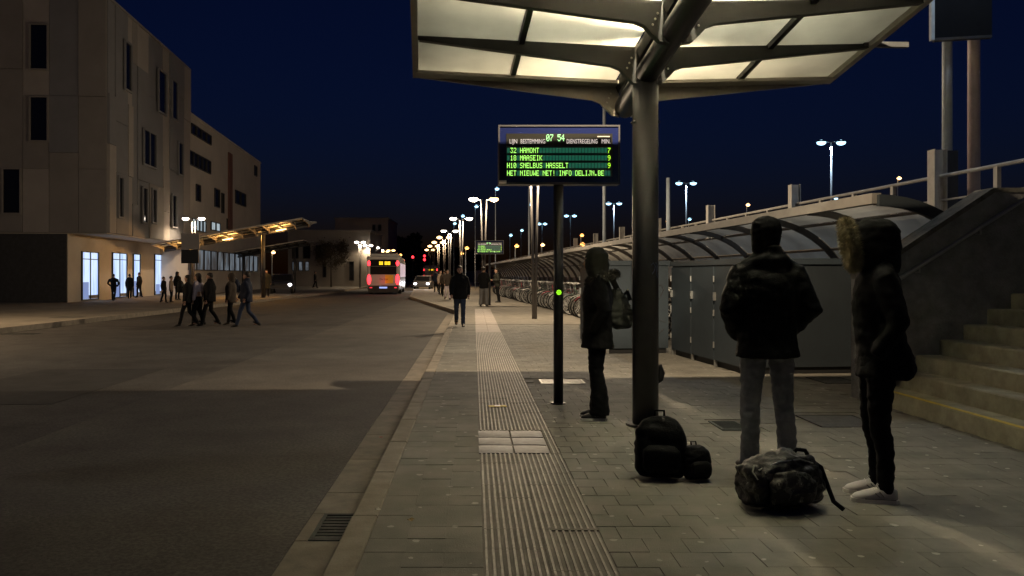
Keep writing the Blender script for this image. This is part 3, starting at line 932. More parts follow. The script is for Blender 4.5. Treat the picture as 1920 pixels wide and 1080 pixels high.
canopy((-14.4, 48, 0), R(88), .17, 3.55, 4.2, 11, 1.82,
       'far canopy glowing orange underneath across the road on the left', [2.6, -1.8], 'platform canopies', detail=False,
       tubes=[(2.6, -.45), (.2, -.45), (-1.4, .5), (-3.0, -.45)], rib_mat='lamp_post', tdrop=.02, tlen=.3, tpow=140)  # lighter rib colour put in to carry the orange underglow
canopy((-17.0, 68, 0), R(88), .17, 3.45, 4.2, 9, 1.82,
       'second dimmer canopy beyond the orange lit one on the left', [2.6, -1.8], 'platform canopies', detail=False)

# ================================================================== LAMPS
def vlamp(x, y, z0, H, spread, mat, power, rgb, label, group='twin post street lamps', lights=2, rz=0.0, hs=1.15, mats=None, globe=False, soft=.10):
    r = empty('street_lamp', (x, y, z0), rz, label, 'street lamp', group)
    h = H - z0
    for i, sg in enumerate((-1, 1)):
        mt = mats[i] if mats else mat
        p = MB().tube([(sg*.03, 0, 0), (sg*.06, 0, h*.5), (sg*.12, 0, h+.02)], [.05, .045, .035], 10).build('post', 'lamp_post', r, True)
        MB().tube([(sg*.12, 0, h+.0), (sg*(spread/2-.1), 0, h+.05)], .02, 6).build('arm', 'pale_steel', p)
        hd = MB().ell((sg*spread/2, 0, h+.10), (.17*hs, .13*hs, .05), 14, 6).build('lamp_head', 'dark_steel', r, True)
        MB().ell((sg*spread/2, 0, h+.03), (.19*hs, .15*hs, .10*hs), 14, 8).build('lens', mt, hd, True)  # lens oversized to mimic bloom around the lamp
    if lights:
        for sg in ((-1, 1) if lights == 2 else (0,)):
            lo = spot('lamp_light', (sg*spread/2, 0, h-.20), power/lights, rgb, r, 168, .5, soft)
            if globe: lo.data.type = 'POINT'
    return r
WARM = (1.0, .78, .52); SOD = (1.0, .68, .38); NEU = (1.0, .86, .68); BLU = (.70, .86, 1.0)
vlamp(1.47, 6.92, 3.47, 4.78, .5, 'lamp_white', 1900, WARM, 'low unseen lamp added over the canopy column', lights=1, soft=.03)  # added out of view to throw the canopy's shadow band across the road
vlamp(1.60, 5.35, 3.75, 4.85, .5, 'lamp_white', 3200, (1.0, .90, .66), 'unseen lamp added over the near part of the foreground canopy', lights=1)  # added out of view to light the canopy panes from above
vlamp(2.60, 12.2, 0, 4.85, 1.0, 'lamp_white', 80, WARM, 'twin post lamp hidden behind the round canopy column')
vlamp(1.88, 24.7, 0, 4.85, 1.0, 'lamp_white', 1500, WARM, 'twin post lamp behind the departure board, its heads hidden', globe=True)
vlamp(.47, 37.2, 0, 4.85, .95, 'lamp_white', 1000, WARM, 'nearest twin post lamp with a white and an orange head', mats=['lamp_white', 'lamp_warm'], globe=True)
vlamp(-.77, 50, 0, 4.85, 1.0, 'lamp_white', 1200, WARM, 'second twin post lamp with two white heads along the platform', lights=1, globe=True)
vlamp(-1.92, 64, 0, 4.85, .95, 'lamp_white', 700, WARM, 'third twin post lamp along the platform', lights=1)
for i, (px, py) in enumerate([(833, 446), (822, 455), (813, 462), (806, 469)]):
    Y = 3.5*F/(VY-py); a = at(px, py, Y)
    vlamp(a.x, Y, 0, 4.85, .9, 'lamp_warm', 1400, SOD, '%s small orange lamp from the near end of the far row where the street bends' % ['first', 'second', 'third', 'fourth'][i], 'distant orange street lamps', lights=1 if i < 2 else 0, hs=1.4)
vlamp(-17.5, 50, 0, 4.85, 1.0, 'lamp_white', 650, (1, .74, .48), 'twin head lamp in front of the pale building on the left', lights=1)
pl_ = vlamp(-14.6, 20.5, 0, 4.85, 1.0, 'lamp_warm', 600, (1.0, .77, .52), 'twin post lamp on the plaza just outside the left edge', lights=1, globe=True)
spot('lamp_light', (0, 0, 4.5), 1100, SOD, pl_, 158, .5, .1)
for i, (px, py) in enumerate([(675, 455), (690, 461), (703, 465), (712, 470), (722, 472), (733, 470)]):
    Y = 3.5*F/(VY-py); a = at(px, py, Y)
    vlamp(a.x, Y, 0, 4.85, .7, ['lamp_white', 'lamp_white', 'lamp_white', 'lamp_white', 'lamp_warm', 'lamp_warm'][i], 500, WARM,
          'distant lamp in the bright row left of the bus, number %s from the left' % ['one', 'two', 'three', 'four', 'five', 'six'][i], 'lamps left of the bus', lights=1 if i < 3 else 0, hs=1.35)

def single_lamp(px, py, Y, zb, mat, label, group, r=.035, hs=.16, power=0, rgb=BLU, arm=.12, rz=0):
    a = at(px, py, Y)
    e = empty('pole_lamp', (a.x, Y, zb), rz, label, 'lamp', group)
    h = a.z - zb
    MB().tube([(0,0,0),(0,0,h-.05)], r, 8).build('pole', 'pale_steel', e, True)
    MB().tube([(0,0,h-.06),(arm,0,h+.04)], r*.7, 6).build('arm', 'pale_steel', e)
    hd = MB().ell((arm, 0, h+.05), (hs*1.15, hs, .05), 12, 6).build('lamp_head', 'dark_steel', e, True)
    MB().ell((arm, 0, h), (hs, hs*.85, hs*.75), 12, 7).build('lens', mat, hd, True)
    if power: spot('lamp_light', (arm, 0, h-.2), power, rgb, e, 165, .5, .12)
    return e
def double_lamp(pxl, pxr, py, Y, zb, label, power=0, hs=.16, pole_r=.05):
    a = at((pxl+pxr)/2, py, Y); sp = (pxr-pxl)*Y/F
    e = empty('platform_lamp', (a.x, Y, zb), 0, label, 'platform lamp', 'double white railway platform lamps')
    h = a.z-zb
    MB().tube([(0,0,0),(0,0,h+.05)], [pole_r*1.2, pole_r], 8).build('pole', 'pale_steel', e, True)
    MB().tube([(-sp/2,0,h+.1),(0,0,h+.03),(sp/2,0,h+.1)], .03, 6).build('arm', 'pale_steel', e)
    for sg in (-1, 1):
        hd = MB().ell((sg*sp/2, 0, h+.1), (hs*1.5, hs*1.2, .07), 12, 6).build('lamp_head', 'dark_steel', e, True)
        MB().ell((sg*sp/2, 0, h+.02), (hs*1.3, hs, hs*.75), 12, 7).build('lens', 'lamp_blue', hd, True)
    if power: spot('lamp_light', (0, 0, h-.2), power, BLU, e, 165, .5, .15)
    return e
double_lamp(1540, 1577, 268, 49, 2.2, 'large double white platform lamp right of the capped person', 900, .22)
double_lamp(1273, 1300, 344, 67, 2.2, 'double white platform lamp just right of the canopy column', 700, .22)
double_lamp(1141, 1161, 382, 82, 2.2, 'double white platform lamp between board post and column', 500, .22)
double_lamp(1062, 1077, 405, 105, 2.2, 'smaller double white platform lamp right of the board post', 0, .24)
double_lamp(1011, 1022, 420, 125, 2.2, 'tiny double white platform lamp left of the board post', 0, .26)
for i, (px, py, Y, zb, mt, lab) in enumerate([
    (1683, 334, 60, 2.2, 'lamp_warm', 'single warm lamp on a short pole right of the large platform lamp'),
    (1400, 384, 70, 2.2, 'lamp_warm', 'single warm lamp above the deck left of the capped person'),
    (1250, 415, 80, 2.2, 'lamp_orange', 'small orange lamp beside the column low over the deck railing'),
    (1089, 441, 80, 2.2, 'lamp_orange', 'small orange lamp right of the board post over the deck'),
    (1089, 458, 50, 2.2, 'lamp_orange', 'low orange lamp over the shed roof right of the board post'),
    (1015, 459, 70, 2.2, 'lamp_warm', 'small warm lamp left of the board post over the deck'),
    (966, 461, 60, 2.2, 'lamp_orange', 'orange lamp right of the small far departure board'),
    (1565, 372, 75, 2.2, 'lamp_blue', 'small white lamp at the foot of the large platform lamp'),
    (1291, 411, 90, 2.2, 'lamp_blue', 'small white lamp below the double lamp by the column'),
    (956, 441, 100, 2.2, 'lamp_blue', 'small white lamp just right of the far departure board'),
    (977, 432, 110, 2.2, 'lamp_blue', 'small white lamp higher right of the far departure board'),
    (929, 354, 60, 0, 'lamp_blue', 'tall white lamp above the nearest twin post lamp'),
    (891, 387, 75, 0, 'lamp_blue', 'tall thin white lamp between the first twin post lamps'),
    (866, 405, 88, 0, 'lamp_blue', 'tall white lamp above the second twin post lamp'),
    (851, 419, 100, 0, 'lamp_blue', 'tall white lamp just below the second twin post lamp'),
    (992, 383, 70, 2.2, 'lamp_blue', 'white lamp seen under the left half of the departure board'),
    (873, 465, 70, 0, 'lamp_orange', 'orange lamp at the left end of the bicycle shed'),
    (864, 475, 85, 0, 'lamp_orange', 'small orange lamp left of the shed end'),
    (658, 468, 105, 0, 'lamp_orange', 'leftmost orange lamp in front of the far pale building'),
    (676, 471, 110, 0, 'lamp_orange', 'second orange lamp in front of the far pale building'),
    (691, 475, 118, 0, 'lamp_orange', 'orange lamp right above the rear of the bus'),
    (510, 473, 66, 0, 'lamp_warm', 'single warm lamp right of the orange lit canopy'),
    (741, 476, 140, 0, 'lamp_orange', 'orange lamp over the bus roof, left of two'),
    (750, 478, 150, 0, 'lamp_orange', 'orange lamp over the bus roof, right of two'),
    ]):
    single_lamp(px, py, Y, zb, mt, lab, None, hs=.10 + Y*.0011, power=0)  # lenses grow with distance, bloom put into their size
lp = bpy.data.objects
# traffic lights far down the street
for i, (px, py, Y, lab) in enumerate([(774, 482, 120, 'red traffic light right of the bus, far away'), (796, 480, 125, 'red traffic light on a post before the second bus'), (796, 487, 122, 'lower red signal on a post before the second bus')]):
    a = at(px, py, Y)
    e = empty('traffic_light', (a.x, Y, ROAD_Z), 0, lab, 'traffic light')
    h = a.z-ROAD_Z
    MB().tube([(0,.1,0),(0,.1,h+.3)], .06, 8).build('post', 'dark_steel', e)
    MB().box(-.18, .18, -.1, .08, h-.7, h+.3).build('housing', 'black', e)
    MB().ell((0, -.12, h), (.2, .06, .2), 10, 6).build('lens', 'red_light', e, True)

# ================================================================== BUILDINGS
SLP = 0.067
def fence_posts(): pass
def window_on(parent, axis, a0, a1, z0, z1, off, pane, frame='frame_dark', fw=.06, nm=0, name='window', depth=.10):
    """window with proud frame; axis 'x': wall faces +x (runs along y); axis 'y': wall faces -y (runs along x)"""
    def bx(m, u0, u1, za, zb, d0, d1):
        if axis == 'x': m.box(d0, d1, u0, u1, za, zb)
        else: m.box(u0, u1, -d1, -d0, za, zb)
        return m
    f = MB()
    bx(f, a0, a0+fw, z0, z1, off, off+depth); bx(f, a1-fw, a1, z0, z1, off, off+depth)
    bx(f, a0+fw, a1-fw, z1-fw, z1, off, off+depth); bx(f, a0+fw, a1-fw, z0, z0+fw, off, off+depth)
    w = f.build(name, frame, parent)
    bx(MB(), a0+fw, a1-fw, z0+fw, z1-fw, off, off+.025).build('pane', pane, w)
    for k in range(nm):
        u = a0 + (a1-a0)*(k+1)/(nm+1)
        bx(MB(), u-.025, u+.025, z0+fw, z1-fw, off+.026, off+.07).build('mullion', frame, w)
    return w
B1 = empty('panel_building', (-18.2, 39.7, 0), math.atan(SLP), 'tall modern building clad in upright beige and grey panels, lit doorways below', 'building')
c1 = math.cos(math.atan(SLP))
def yst(px, X0=18.2):           # distance along street facade for a photo column
    Y = (X0 - SLP*39.7) / ((VX-px)/F - SLP)
    return (Y-39.7)/c1, Y
MB().box(-14, 0, 0, 14.15, 3.44, 15.1).build('wall', 'panel_mid', B1)
MB().box(-14.05, .13, -.13, 14.2, 15.1, 15.22).build('roof_edge', 'panel_mid', B1)
MB().box(-14, -1.9, .06, 14.1, 0, 3.44).build('ground_floor', 'render_white', B1)
MB().box(-14, -1.93, -.02, .058, 0, 3.40).build('dark_front', 'far_dark', B1)
edges = [0, .9, 2.6, 3.3, 4.1, 5.9, 8.4, 9.6, 12.6, 14.12]
tone = ['panel_warm', 'panel_cool', 'panel_warm', 'panel_cool', 'panel_warm', 'panel_cool', 'panel_warm', 'panel_cool', 'panel_warm']
rb = random.Random(5)
for i in range(9):
    zs = [3.46] + sorted(rb.sample([5.2, 6.6, 7.9, 9.2, 10.4, 11.6, 12.8], 2)) + [15.08]
    for j in range(3):
        t = tone[i] if rb.random() < .78 else ('panel_cool' if tone[i] == 'panel_warm' else 'panel_mid')
        MB().box(.002, rb.uniform(.05, .16), edges[i]+.012, edges[i+1]-.012, zs[j]+.012, zs[j+1]-.012).build('panel', t, B1)
fx = [-14, -9.5, -7.9, -6.4, -5.2, -4.0, -2.75, -1.35, 0.0]
ft = ['panel_cool', 'panel_mid', 'panel_cool', 'panel_cool', 'panel_mid', 'panel_warm', 'panel_cool', 'panel_mid']
for i in range(8):
    zs = [3.46, rb.choice([6.0, 6.6, 7.4]), rb.choice([10.2, 10.8, 11.5]), 15.08]
    for j in range(3):
        t = ft[i] if rb.random() < .75 else 'panel_mid'
        MB().box(fx[i]+.012, fx[i+1]-.012, -rb.uniform(.04, .10), -.002, zs[j]+.012, zs[j+1]-.012).build('panel', t, B1)
for (p0, p1, q0, q1) in [(62, 97, 48, 135), (62, 97, 183, 268), (13, 48, 317, 403)]:
    A = at(p0, q1, 39.7); Bq = at(p1, q0, 39.7)
    window_on(B1, 'y', A.x+18.2, Bq.x+18.2, A.z, Bq.z, .102, 'window_dark', 'panel_mid', .07, 0)
for (p0, p1, q0, q1) in [(226, 240, 78, 172), (290, 306, 132, 214), (316, 328, 150, 226), (262, 287, 245, 314), (328, 338, 266, 330),
                         (260, 270, 350, 420), (278, 287, 353, 420), (316, 326, 364, 428), (214, 224, 330, 410)]:
    (ya, Ya), (yb, Yb) = yst(p0), yst(p1)
    Ym = (Ya+Yb)/2
    window_on(B1, 'x', ya, yb, at(0, q1, Ym).z, at(0, q0, Ym).z, .162, 'window_dark', 'panel_cool', .10, 1 if p1-p0 > 20 else 0)
for (p0, p1, q0) in [(154, 185, 472), (211, 238, 474), (250, 263, 476), (290, 310, 477), (316, 342, 466)]:
    def yl(px):
        Y = (20.1-SLP*39.7)/((VX-px)/F-SLP); return (Y-39.7)/c1, Y
    (ya, Ya), (yb, Yb) = yl(p0), yl(p1)
    wd = window_on(B1, 'x', ya, yb, .05, at(0, q0, (Ya+Yb)/2).z, -1.898, 'lit_room', 'frame_dark', .05, 1 if p1-p0 > 24 else 0, 'lit_doorway', .08)
    zt = at(0, q0, (Ya+Yb)/2).z
    MB().box(-1.872, -1.84, ya+.05, yb-.05, zt-.42, zt-.38).build('transom', 'frame_dark', wd)
    qd = random.Random(p0)
    u0 = ya+.06+qd.random()*.2*(yb-ya)
    MB().box(-1.8725, -1.868, u0, u0+(yb-ya)*.35, .12, .12+qd.uniform(.5, .9)).build('interior_shape', 'lit_room_edge', wd)
    MB().box(-1.8725, -1.869, ya+.06, yb-.06, .11, .30).build('kick_panel', 'panel_cool', wd)
soff = MB().box(-1.88, -.02, .1, 14.0, 3.41, 3.438).build('soffit', 'render_white', B1)

B2 = empty('white_building', (-18.2-SLP*14.2, 53.95, 0), math.atan(SLP), 'long pale office building with lit windows beyond the panel building', 'building')
MB().box(-12, 0, 0, 24.0, 0, 12.2).build('wall', 'render_white', B2)
MB().box(-12.05, .06, -.05, 24.06, 12.2, 12.36).build('parapet', 'render_white', B2)
def y2(px):
    Y = (18.2-SLP*39.7)/((VX-px)/F-SLP); return (Y-53.95)/c1, Y
def win2(p0, p1, q0, q1, pane, n=1, fr='frame_dark'):
    (ya, Ya), (yb, Yb) = y2(p0), y2(p1)
    Ym = (Ya+Yb)/2; z0, z1 = at(0, q1, Ym).z, at(0, q0, Ym).z
    w = (yb-ya)/n
    for k in range(n):
        window_on(B2, 'x', ya+k*w+.06, ya+(k+1)*w-.06, z0, z1, .002, pane, fr, .05, 0)
win2(353, 394, 292, 318, 'window_dark', 5); win2(357, 395, 243, 262, 'window_dark', 4)
win2(366, 375, 346, 378, 'window_dark'); win2(401, 411, 354, 389, 'window_dark'); win2(414, 419, 362, 400, 'window_dark')
win2(359, 385, 412, 434, 'lit_office', 4); win2(394, 412, 417, 433, 'lit_office', 2)
win2(476, 481, 311, 330, 'window_dark'); win2(424, 428, 410, 430, 'window_dark'); win2(440, 460, 360, 385, 'window_dark', 2)
win2(352, 482, 474, 508, 'lit_shop', 12)
(ya, _), (yb, _) = y2(427), y2(434)
MB().box(.002, .10, ya, yb, 4.5, 11.3).build('rust_strip', 'panel_rust', B2)

def far_building(name, x0, x1, y, depth, h, mat, label, wins, roof=.25):
    r = empty(name, ((x0+x1)/2, y, 0), 0, label, 'building')
    w = (x1-x0)/2
    MB().box(-w, w, 0, depth, -.1, h).build('wall', mat, r)
    MB().box(-w-.15, w+.15, -.15, depth+.15, h, h+roof).build('roof', mat, r)
    for (p0, p1, q0, q1, pane) in wins:
        A = at(p0, q1, y); Bq = at(p1, q0, y); cx = (x0+x1)/2
        window_on(r, 'y', A.x-cx, Bq.x-cx, max(.05, A.z), Bq.z, .002, pane, 'frame_dark', .08, 0)
    return r
a = at(540, 435, 96); b = at(694, 435, 96)
far_building('low_building', a.x, b.x, 96, 12, a.z, 'far_wall', 'low pale building with tall dark windows behind the small trees',
    [(548, 560, 455, 485, 'window_dark'), (568, 582, 455, 485, 'window_dark'), (592, 602, 460, 486, 'window_dark'), (548, 556, 490, 508, 'lit_shop'), (560, 568, 490, 508, 'lit_shop'), (572, 580, 490, 508, 'lit_shop'), (605, 612, 492, 520, 'window_dark'), (655, 664, 490, 526, 'window_dark')])
a = at(628, 411, 125); b = at(728, 411, 125)
far_building('flat_roofed_building', a.x, b.x, 125, 14, a.z, 'far_wall', 'flat roofed block with two dark windows behind the low building',
    [(698, 704, 421, 433, 'window_dark'), (709, 715, 421, 433, 'window_dark')])

# ================================================================== TREES
def tree(x, y, h, rad, label, seed, leaves=4200, ls=.24):
    q = random.Random(seed)
    r = empty('street_tree', (x, y, ROAD_Z if x > -12 else 0), q.uniform(0, 6), label, 'tree', 'small street trees')
    t = MB()
    t.tube([(0,0,0),(.03,.02,h*.35),(0,.04,h*.7)], [.11,.085,.04], 8)
    tips = []
    for k in range(11):
        a = k*2.4; z = h*(.36+.04*k); L = rad*q.uniform(.7, 1.1)
        p0 = Vector((0,.02,z)); p1 = p0+Vector((math.cos(a)*L*.5, math.sin(a)*L*.5, L*.3)); p2 = p0+Vector((math.cos(a)*L, math.sin(a)*L, L*.62))
        t.tube([p0,p1,p2], [.04,.028,.012], 6); tips += [p1, p2, (p1+p2)/2]
        for _ in range(3):
            b = a+q.uniform(-1,1); p3 = p1+Vector((math.cos(b)*L*.45, math.sin(b)*L*.45, q.uniform(-.1,.5)))
            t.tube([p1,p3], [.016,.006], 5); tips.append(p3)
    t.build('trunk', 'bark', r, True)
    c = MB()
    for _ in range(leaves):
        p = q.choice(tips) + Vector((q.gauss(0,.28), q.gauss(0,.28), q.gauss(0,.25)))
        u = Vector((q.gauss(0,1), q.gauss(0,1), q.gauss(0,1))).normalized(); w = u.cross(Vector((q.gauss(0,1),q.gauss(0,1),q.gauss(0,1)))).normalized()
        s_ = ls*q.uniform(.4, 1)
        c.add([p-u*s_*.5, p+w*s_*.28, p+u*s_*.5, p-w*s_*.28], [(0,1,2,3)])
    c.build('crown', 'leaf', r)
a = at(621, 535, 92); tree(a.x, 92, 5.6, 1.9, 'dark leafy street tree with a forked crown left of the bus', 3)
a = at(642, 535, 98); tree(a.x, 98, 4.6, 1.5, 'smaller dark street tree just left of the bus', 5)
a = at(600, 535, 104); tree(a.x, 104, 5.2, 1.8, 'dark street tree partly behind the leafy one', 9)
wood = MB()
q = random.Random(11)
for _ in range(7000):
    x = q.uniform(-52, 2); hh = 9+5*noise.noise(Vector((x*.12, 0, 3)))+ (5 if -34 < x < -16 else 0)
    p = Vector((x, 235+q.uniform(0, 12), q.uniform(0, 1)**.7*hh))
    u = Vector((q.gauss(0,1), q.gauss(0,1), q.gauss(0,1))).normalized(); w = u.cross(Vector((1,.3,.2))).normalized()
    s_ = q.uniform(.5, 1.3)
    wood.add([p-u*s_, p+w*s_*.7, p+u*s_, p-w*s_*.7], [(0,1,2,3)])
tag(wood.build('distant_woods', 'leaf'), 'dark mass of distant trees closing the street', 'trees', kind='stuff')

# ================================================================== DEPARTURE BOARDS
FONT = {
'0':'01110100011001110101110011000101110','1':'00100011000010000100001000010001110','2':'01110100010000100010001000100011111',
'3':'11111000100010000010000011000101110','4':'00010001100101010010111110001000010','5':'11111100001111000001000011000101110',
'7':'11111000010001000100010000100001000','8':'01110100011000101110100011000101110','9':'01110100011000101111000010001001100',
'A':'01110100011000111111100011000110001','B':'11110100011000111110100011000111110','D':'11110100011000110001100011000111110',
'E':'11111100001000011110100001000011111','F':'11111100001000011110100001000010000','H':'10001100011000111111100011000110001',
'I':'01110001000010000100001000010001110','J':'00111000100001000010000101001001100','K':'10001100101010011000101001001010001',
'L':'10000100001000010000100001000011111','M':'10001110111010110101100011000110001','N':'10001110011010110011100011000110001',
'O':'01110100011000110001100011000101110','S':'01111100001000001110000010000111110','T':'11111001000010000100001000010000100',
'U':'10001100011000110001100011000101110','W':'10001100011000110101101011101110001','!':'00100001000010000100001000000000100',
'.':'00000000000000000000000000110001100',':':'00000001000010000000001000010000000',' ':'0'*35}
def glyphs(m, text, x0, ztop, pitch, hgt, y, fill=1.0):
    dx, dz = pitch/6, hgt/7
    for i, ch in enumerate(text):
        bits = FONT.get(ch, FONT[' '])
        for k, b in enumerate(bits):
            if b == '1':
                cx = x0+i*pitch+(k % 5+.5)*dx; cz = ztop-(k//5+.5)*dz
                m.quad((cx-dx*fill/2,y,cz-dz*fill/2),(cx+dx*fill/2,y,cz-dz*fill/2),(cx+dx*fill/2,y,cz+dz*fill/2),(cx-dx*fill/2,y,cz+dz*fill/2))
SB = 0.0056
def bx_(px): return (px-1047)*SB
def bz_(py): return EYE+(VY-py)*SB
def departure_board(loc, label):
    r = empty('departure_board', loc, 0, label, 'departure board', 'electronic departure boards')
    p = MB().tube([(0,0,0),(0,0,bz_(346))], .051, 20).build('post', 'column', r, True)
    MB().tube([(0,0,0),(0,0,.015)], .08, 20).build('base_plate', 'column', p)
    MB().box(bx_(936), bx_(1158), -.075, .075, bz_(344), bz_(240)).build('case', 'sign_blue', r)
    f = MB()
    f.box(bx_(934), bx_(937), -.085, .085, bz_(347), bz_(237)); f.box(bx_(1157), bx_(1160), -.085, .085, bz_(347), bz_(237))
    f.box(bx_(937), bx_(1157), -.085, .085, bz_(240), bz_(237)); f.box(bx_(937), bx_(1157), -.085, .085, bz_(347), bz_(343.5))
    f.build('frame', 'sign_frame', r)
    s = MB().box(bx_(949), bx_(1146), -.079, -.076, bz_(333), bz_(253)).build('display', 'sign_face', r)
    yq = -.0815
    pitch, hgt = 6.03*SB, 9.6*SB
    rows = [(' 32 HAMONT', 279.4, '7'), (' 18 MAASEIK', 293.4, '9'), ('H10 SNELBUS HASSELT', 307.4, '9'), ('HET NIEUWE NET! INFO DELIJN.BE', 321.6, '')]
    xg = bx_(950.2)
    cell = MB(); txt = MB(); lime = MB()
    for (t, py, mn) in rows:
        z1 = bz_(py)
        t = t.ljust(32)
        if mn: t = t[:31]+mn
        for i, ch in enumerate(t):
            if ch == ' ':
                cell.quad((xg+i*pitch,yq+.0012,z1-hgt),(xg+i*pitch+pitch*.8,yq+.0012,z1-hgt),(xg+i*pitch+pitch*.8,yq+.0012,z1),(xg+i*pitch,yq+.0012,z1))
        if mn: glyphs(lime, mn, xg+31*pitch, z1, pitch, hgt, yq)
        glyphs(txt, t[:31] if mn else t, xg, z1, pitch, hgt, yq)
    cell.build('blank_cells', 'led_teal', s)['kind'] = 'stuff'; txt.build('dot_text', 'led_green', s); lime.build('minute_digits', 'led_lime', s)
    ck = MB(); glyphs(ck, '07 54', bx_(1023), bz_(254.4), 7.0*SB, 12.6*SB, yq); ck.build('clock_digits', 'led_clock', s)
    for (t, p0, p1) in (('LIJN', 955, 969), ('BESTEMMING', 975.5, 1021), ('DIENSTREGELING', 1061, 1118), ('MIN.', 1126, 1142)):
        me = text_mesh(t, .066)
        xs = [v.co.x for v in me.vertices]; k = (p1-p0)*SB/(max(xs)-min(xs)); m0 = min(xs)
        for v in me.vertices: v.co.x = (v.co.x-m0)*k
        me.materials.append(MATS['print_white'])
        o = link('heading', me, s, (bx_(p0), yq, bz_(271.4)), (R(90), 0, 0))
    MB().box(bx_(1118), bx_(1141), yq, yq+.001, bz_(259.5), bz_(257.5)).build('small_print', 'rail_paint', s)
    MB().box(bx_(935), bx_(949), -.09, -.0855, bz_(346), bz_(340)).build('sticker', 'white_sticker', r)
    bt = MB()
    zb_ = bz_(548)
    for k in range(8):
        a = k*math.pi/4
        bt.ell((.020*math.cos(a), -.056, zb_+.020*math.sin(a)), (.009,.004,.009), 8, 4)
    bt.ell((0, -.056, zb_), (.010,.004,.010), 8, 4)
    b0_ = MB().tube([(0,-.045,zb_),(0,-.0545,zb_)], .038, 16).build('push_button', 'sign_face', r)
    bt.build('button_light', 'led_bright_green', b0_)
    return r
D1 = departure_board((0.89, 8.40, 0), 'green lit departure board on a post with the clock, in front of the canopy')
D2 = copy_tree(D1)
D2.location = (.72, 36, 0); D2['label'] = 'small far departure board glowing green down the platform'
sign = empty('shelter_sign', (-15.55, 44.0, 0), R(3), 'square grey sign box at the low end of the orange lit canopy', 'sign')
MB().tube([(0,0,0),(0,0,2.0)], .05, 8).build('post', 'dark_steel', sign)
MB().box(-.5, .48, -.09, .09, 2.78, 3.65).build('box', 'panel_mid', sign)
MB().box(-.5, .42, -.08, .08, 2.0, 2.76).build('lower_panel', 'black', sign)

# ================================================================== VEHICLES
def rounded(w, z0, z1, c, y, n=4):
    pts = []
    for (cx, cz, a0) in ((w-c, z1-c, 0), (-w+c, z1-c, 90), (-w+c, z0+c, 180), (w-c, z0+c, 270)):
        for k in range(n+1):
            a = R(a0+90*k/n); pts.append((cx+c*math.cos(a), y, cz+c*math.sin(a)))
    return pts
def wheel_part(parent, x, y, z, rad, w, name='wheel'):
    wh = MB().tube([(x-w/2,y,z),(x-w/2+.02,y,z),(x+w/2-.02,y,z),(x+w/2,y,z)], [rad-.03,rad,rad,rad-.03], 18).build(name, 'rubber', parent, True)
    MB().tube([(x-w/2-.006,y,z),(x+w/2+.006,y,z)], rad*.55, 14).build('rim', 'chrome', wh)
    return wh
def bus(loc, rz, label):
    r = empty('city_bus', loc, rz, label, 'bus', 'city buses')
    L, w = 12.0, 1.275
    MB().loft([rounded(w-.10,.32,2.93,.22,.0), rounded(w-.02,.30,2.99,.20,.10), rounded(w,.30,3.0,.16,.4), rounded(w,.30,3.0,.16,L-.4), rounded(w-.03,.30,2.95,.2,L)]).build('body', 'bus_white', r)
    MB().box(-w+.2, w-.2, 1.2, 7.0, 3.0, 3.2).build('roof_unit', 'bus_white', r)
    MB().box(-1.0, 1.02, -.03, .02, 1.56, 2.18).build('rear_window', 'bus_glass', r)
    MB().box(-1.0, 1.02, -.028, .02, 2.2, 2.72).build('display_panel', 'bus_glass', r)
    dg2 = MB()
    for (x0, x1) in ((-.32, -.02), (.10, .55)):
        n = 3 if x1-x0 < .4 else 4
        for k in range(n):
            for j in range(3): dg2.cbox((x0+(k+.5)*(x1-x0)/n, -.034, 2.34+j*.09), ((x1-x0)/n*.8, .008, .07))
    dg2.build('route_display', 'amber_digits', r)
    MB().box(-1.16, 1.16, -.05, .02, .16, .70).build('bumper', 'black', r)
    MB().box(.14, .78, -.024, .02, .86, 1.52).build('yellow_panel', 'bus_yellow', r)
    me = text_mesh('De Lijn', .22); me.materials.append(MATS['black'])
    link('lettering', me, r, (-.28, -.035, 1.12), (R(90), 0, 0))
    for sg in (-1, 1):
        MB().ell((sg*1.1, -.02, 2.42), (.13, .05, .20), 10, 8).build('upper_light', 'red_light', r, True)
        MB().ell((sg*1.10, -.02, 1.17), (.15, .06, .40), 10, 10).build('tail_light', 'red_light', r, True)
        MB().box(sg*.95-.1, sg*.95+.1, -.056, -.05, .50, .58).build('reflector', 'red_dim', r)
    MB().box(-.30, .30, -.058, -.05, .48, .60).build('number_plate', 'plate_light', r)
    for sg in (-1, 1):
        for k in range(8):
            y0 = .9+k*1.36
            MB().box(sg*(w+.012)-.012, sg*(w+.012)+.012, y0, y0+1.2, 1.35, 2.45).build('side_window', 'side_glare' if sg > 0 else 'bus_glass', r)
        for y in (2.9, 9.2): wheel_part(r, sg*(w-.12), y, .48, .48, .28)
    d = bpy.data.lights.new('tail_glow', 'POINT'); d.energy = 7; d.color = (1, .04, .05); d.shadow_soft_size = .3
    o = bpy.data.objects.new('tail_glow', d); col.objects.link(o); o.parent = r; o.location = (0, -.5, 1.1)
    return r
bus1 = bus((-7.0, 62, ROAD_Z), math.atan(.05), 'white and yellow city bus seen from behind with red tail lights')
bus2 = copy_tree(bus1); bus2.location = (-7.4, 138, ROAD_Z); bus2.rotation_euler = (0, 0, R(5)); bus2['label'] = 'second smaller bus far down the street with red lights'
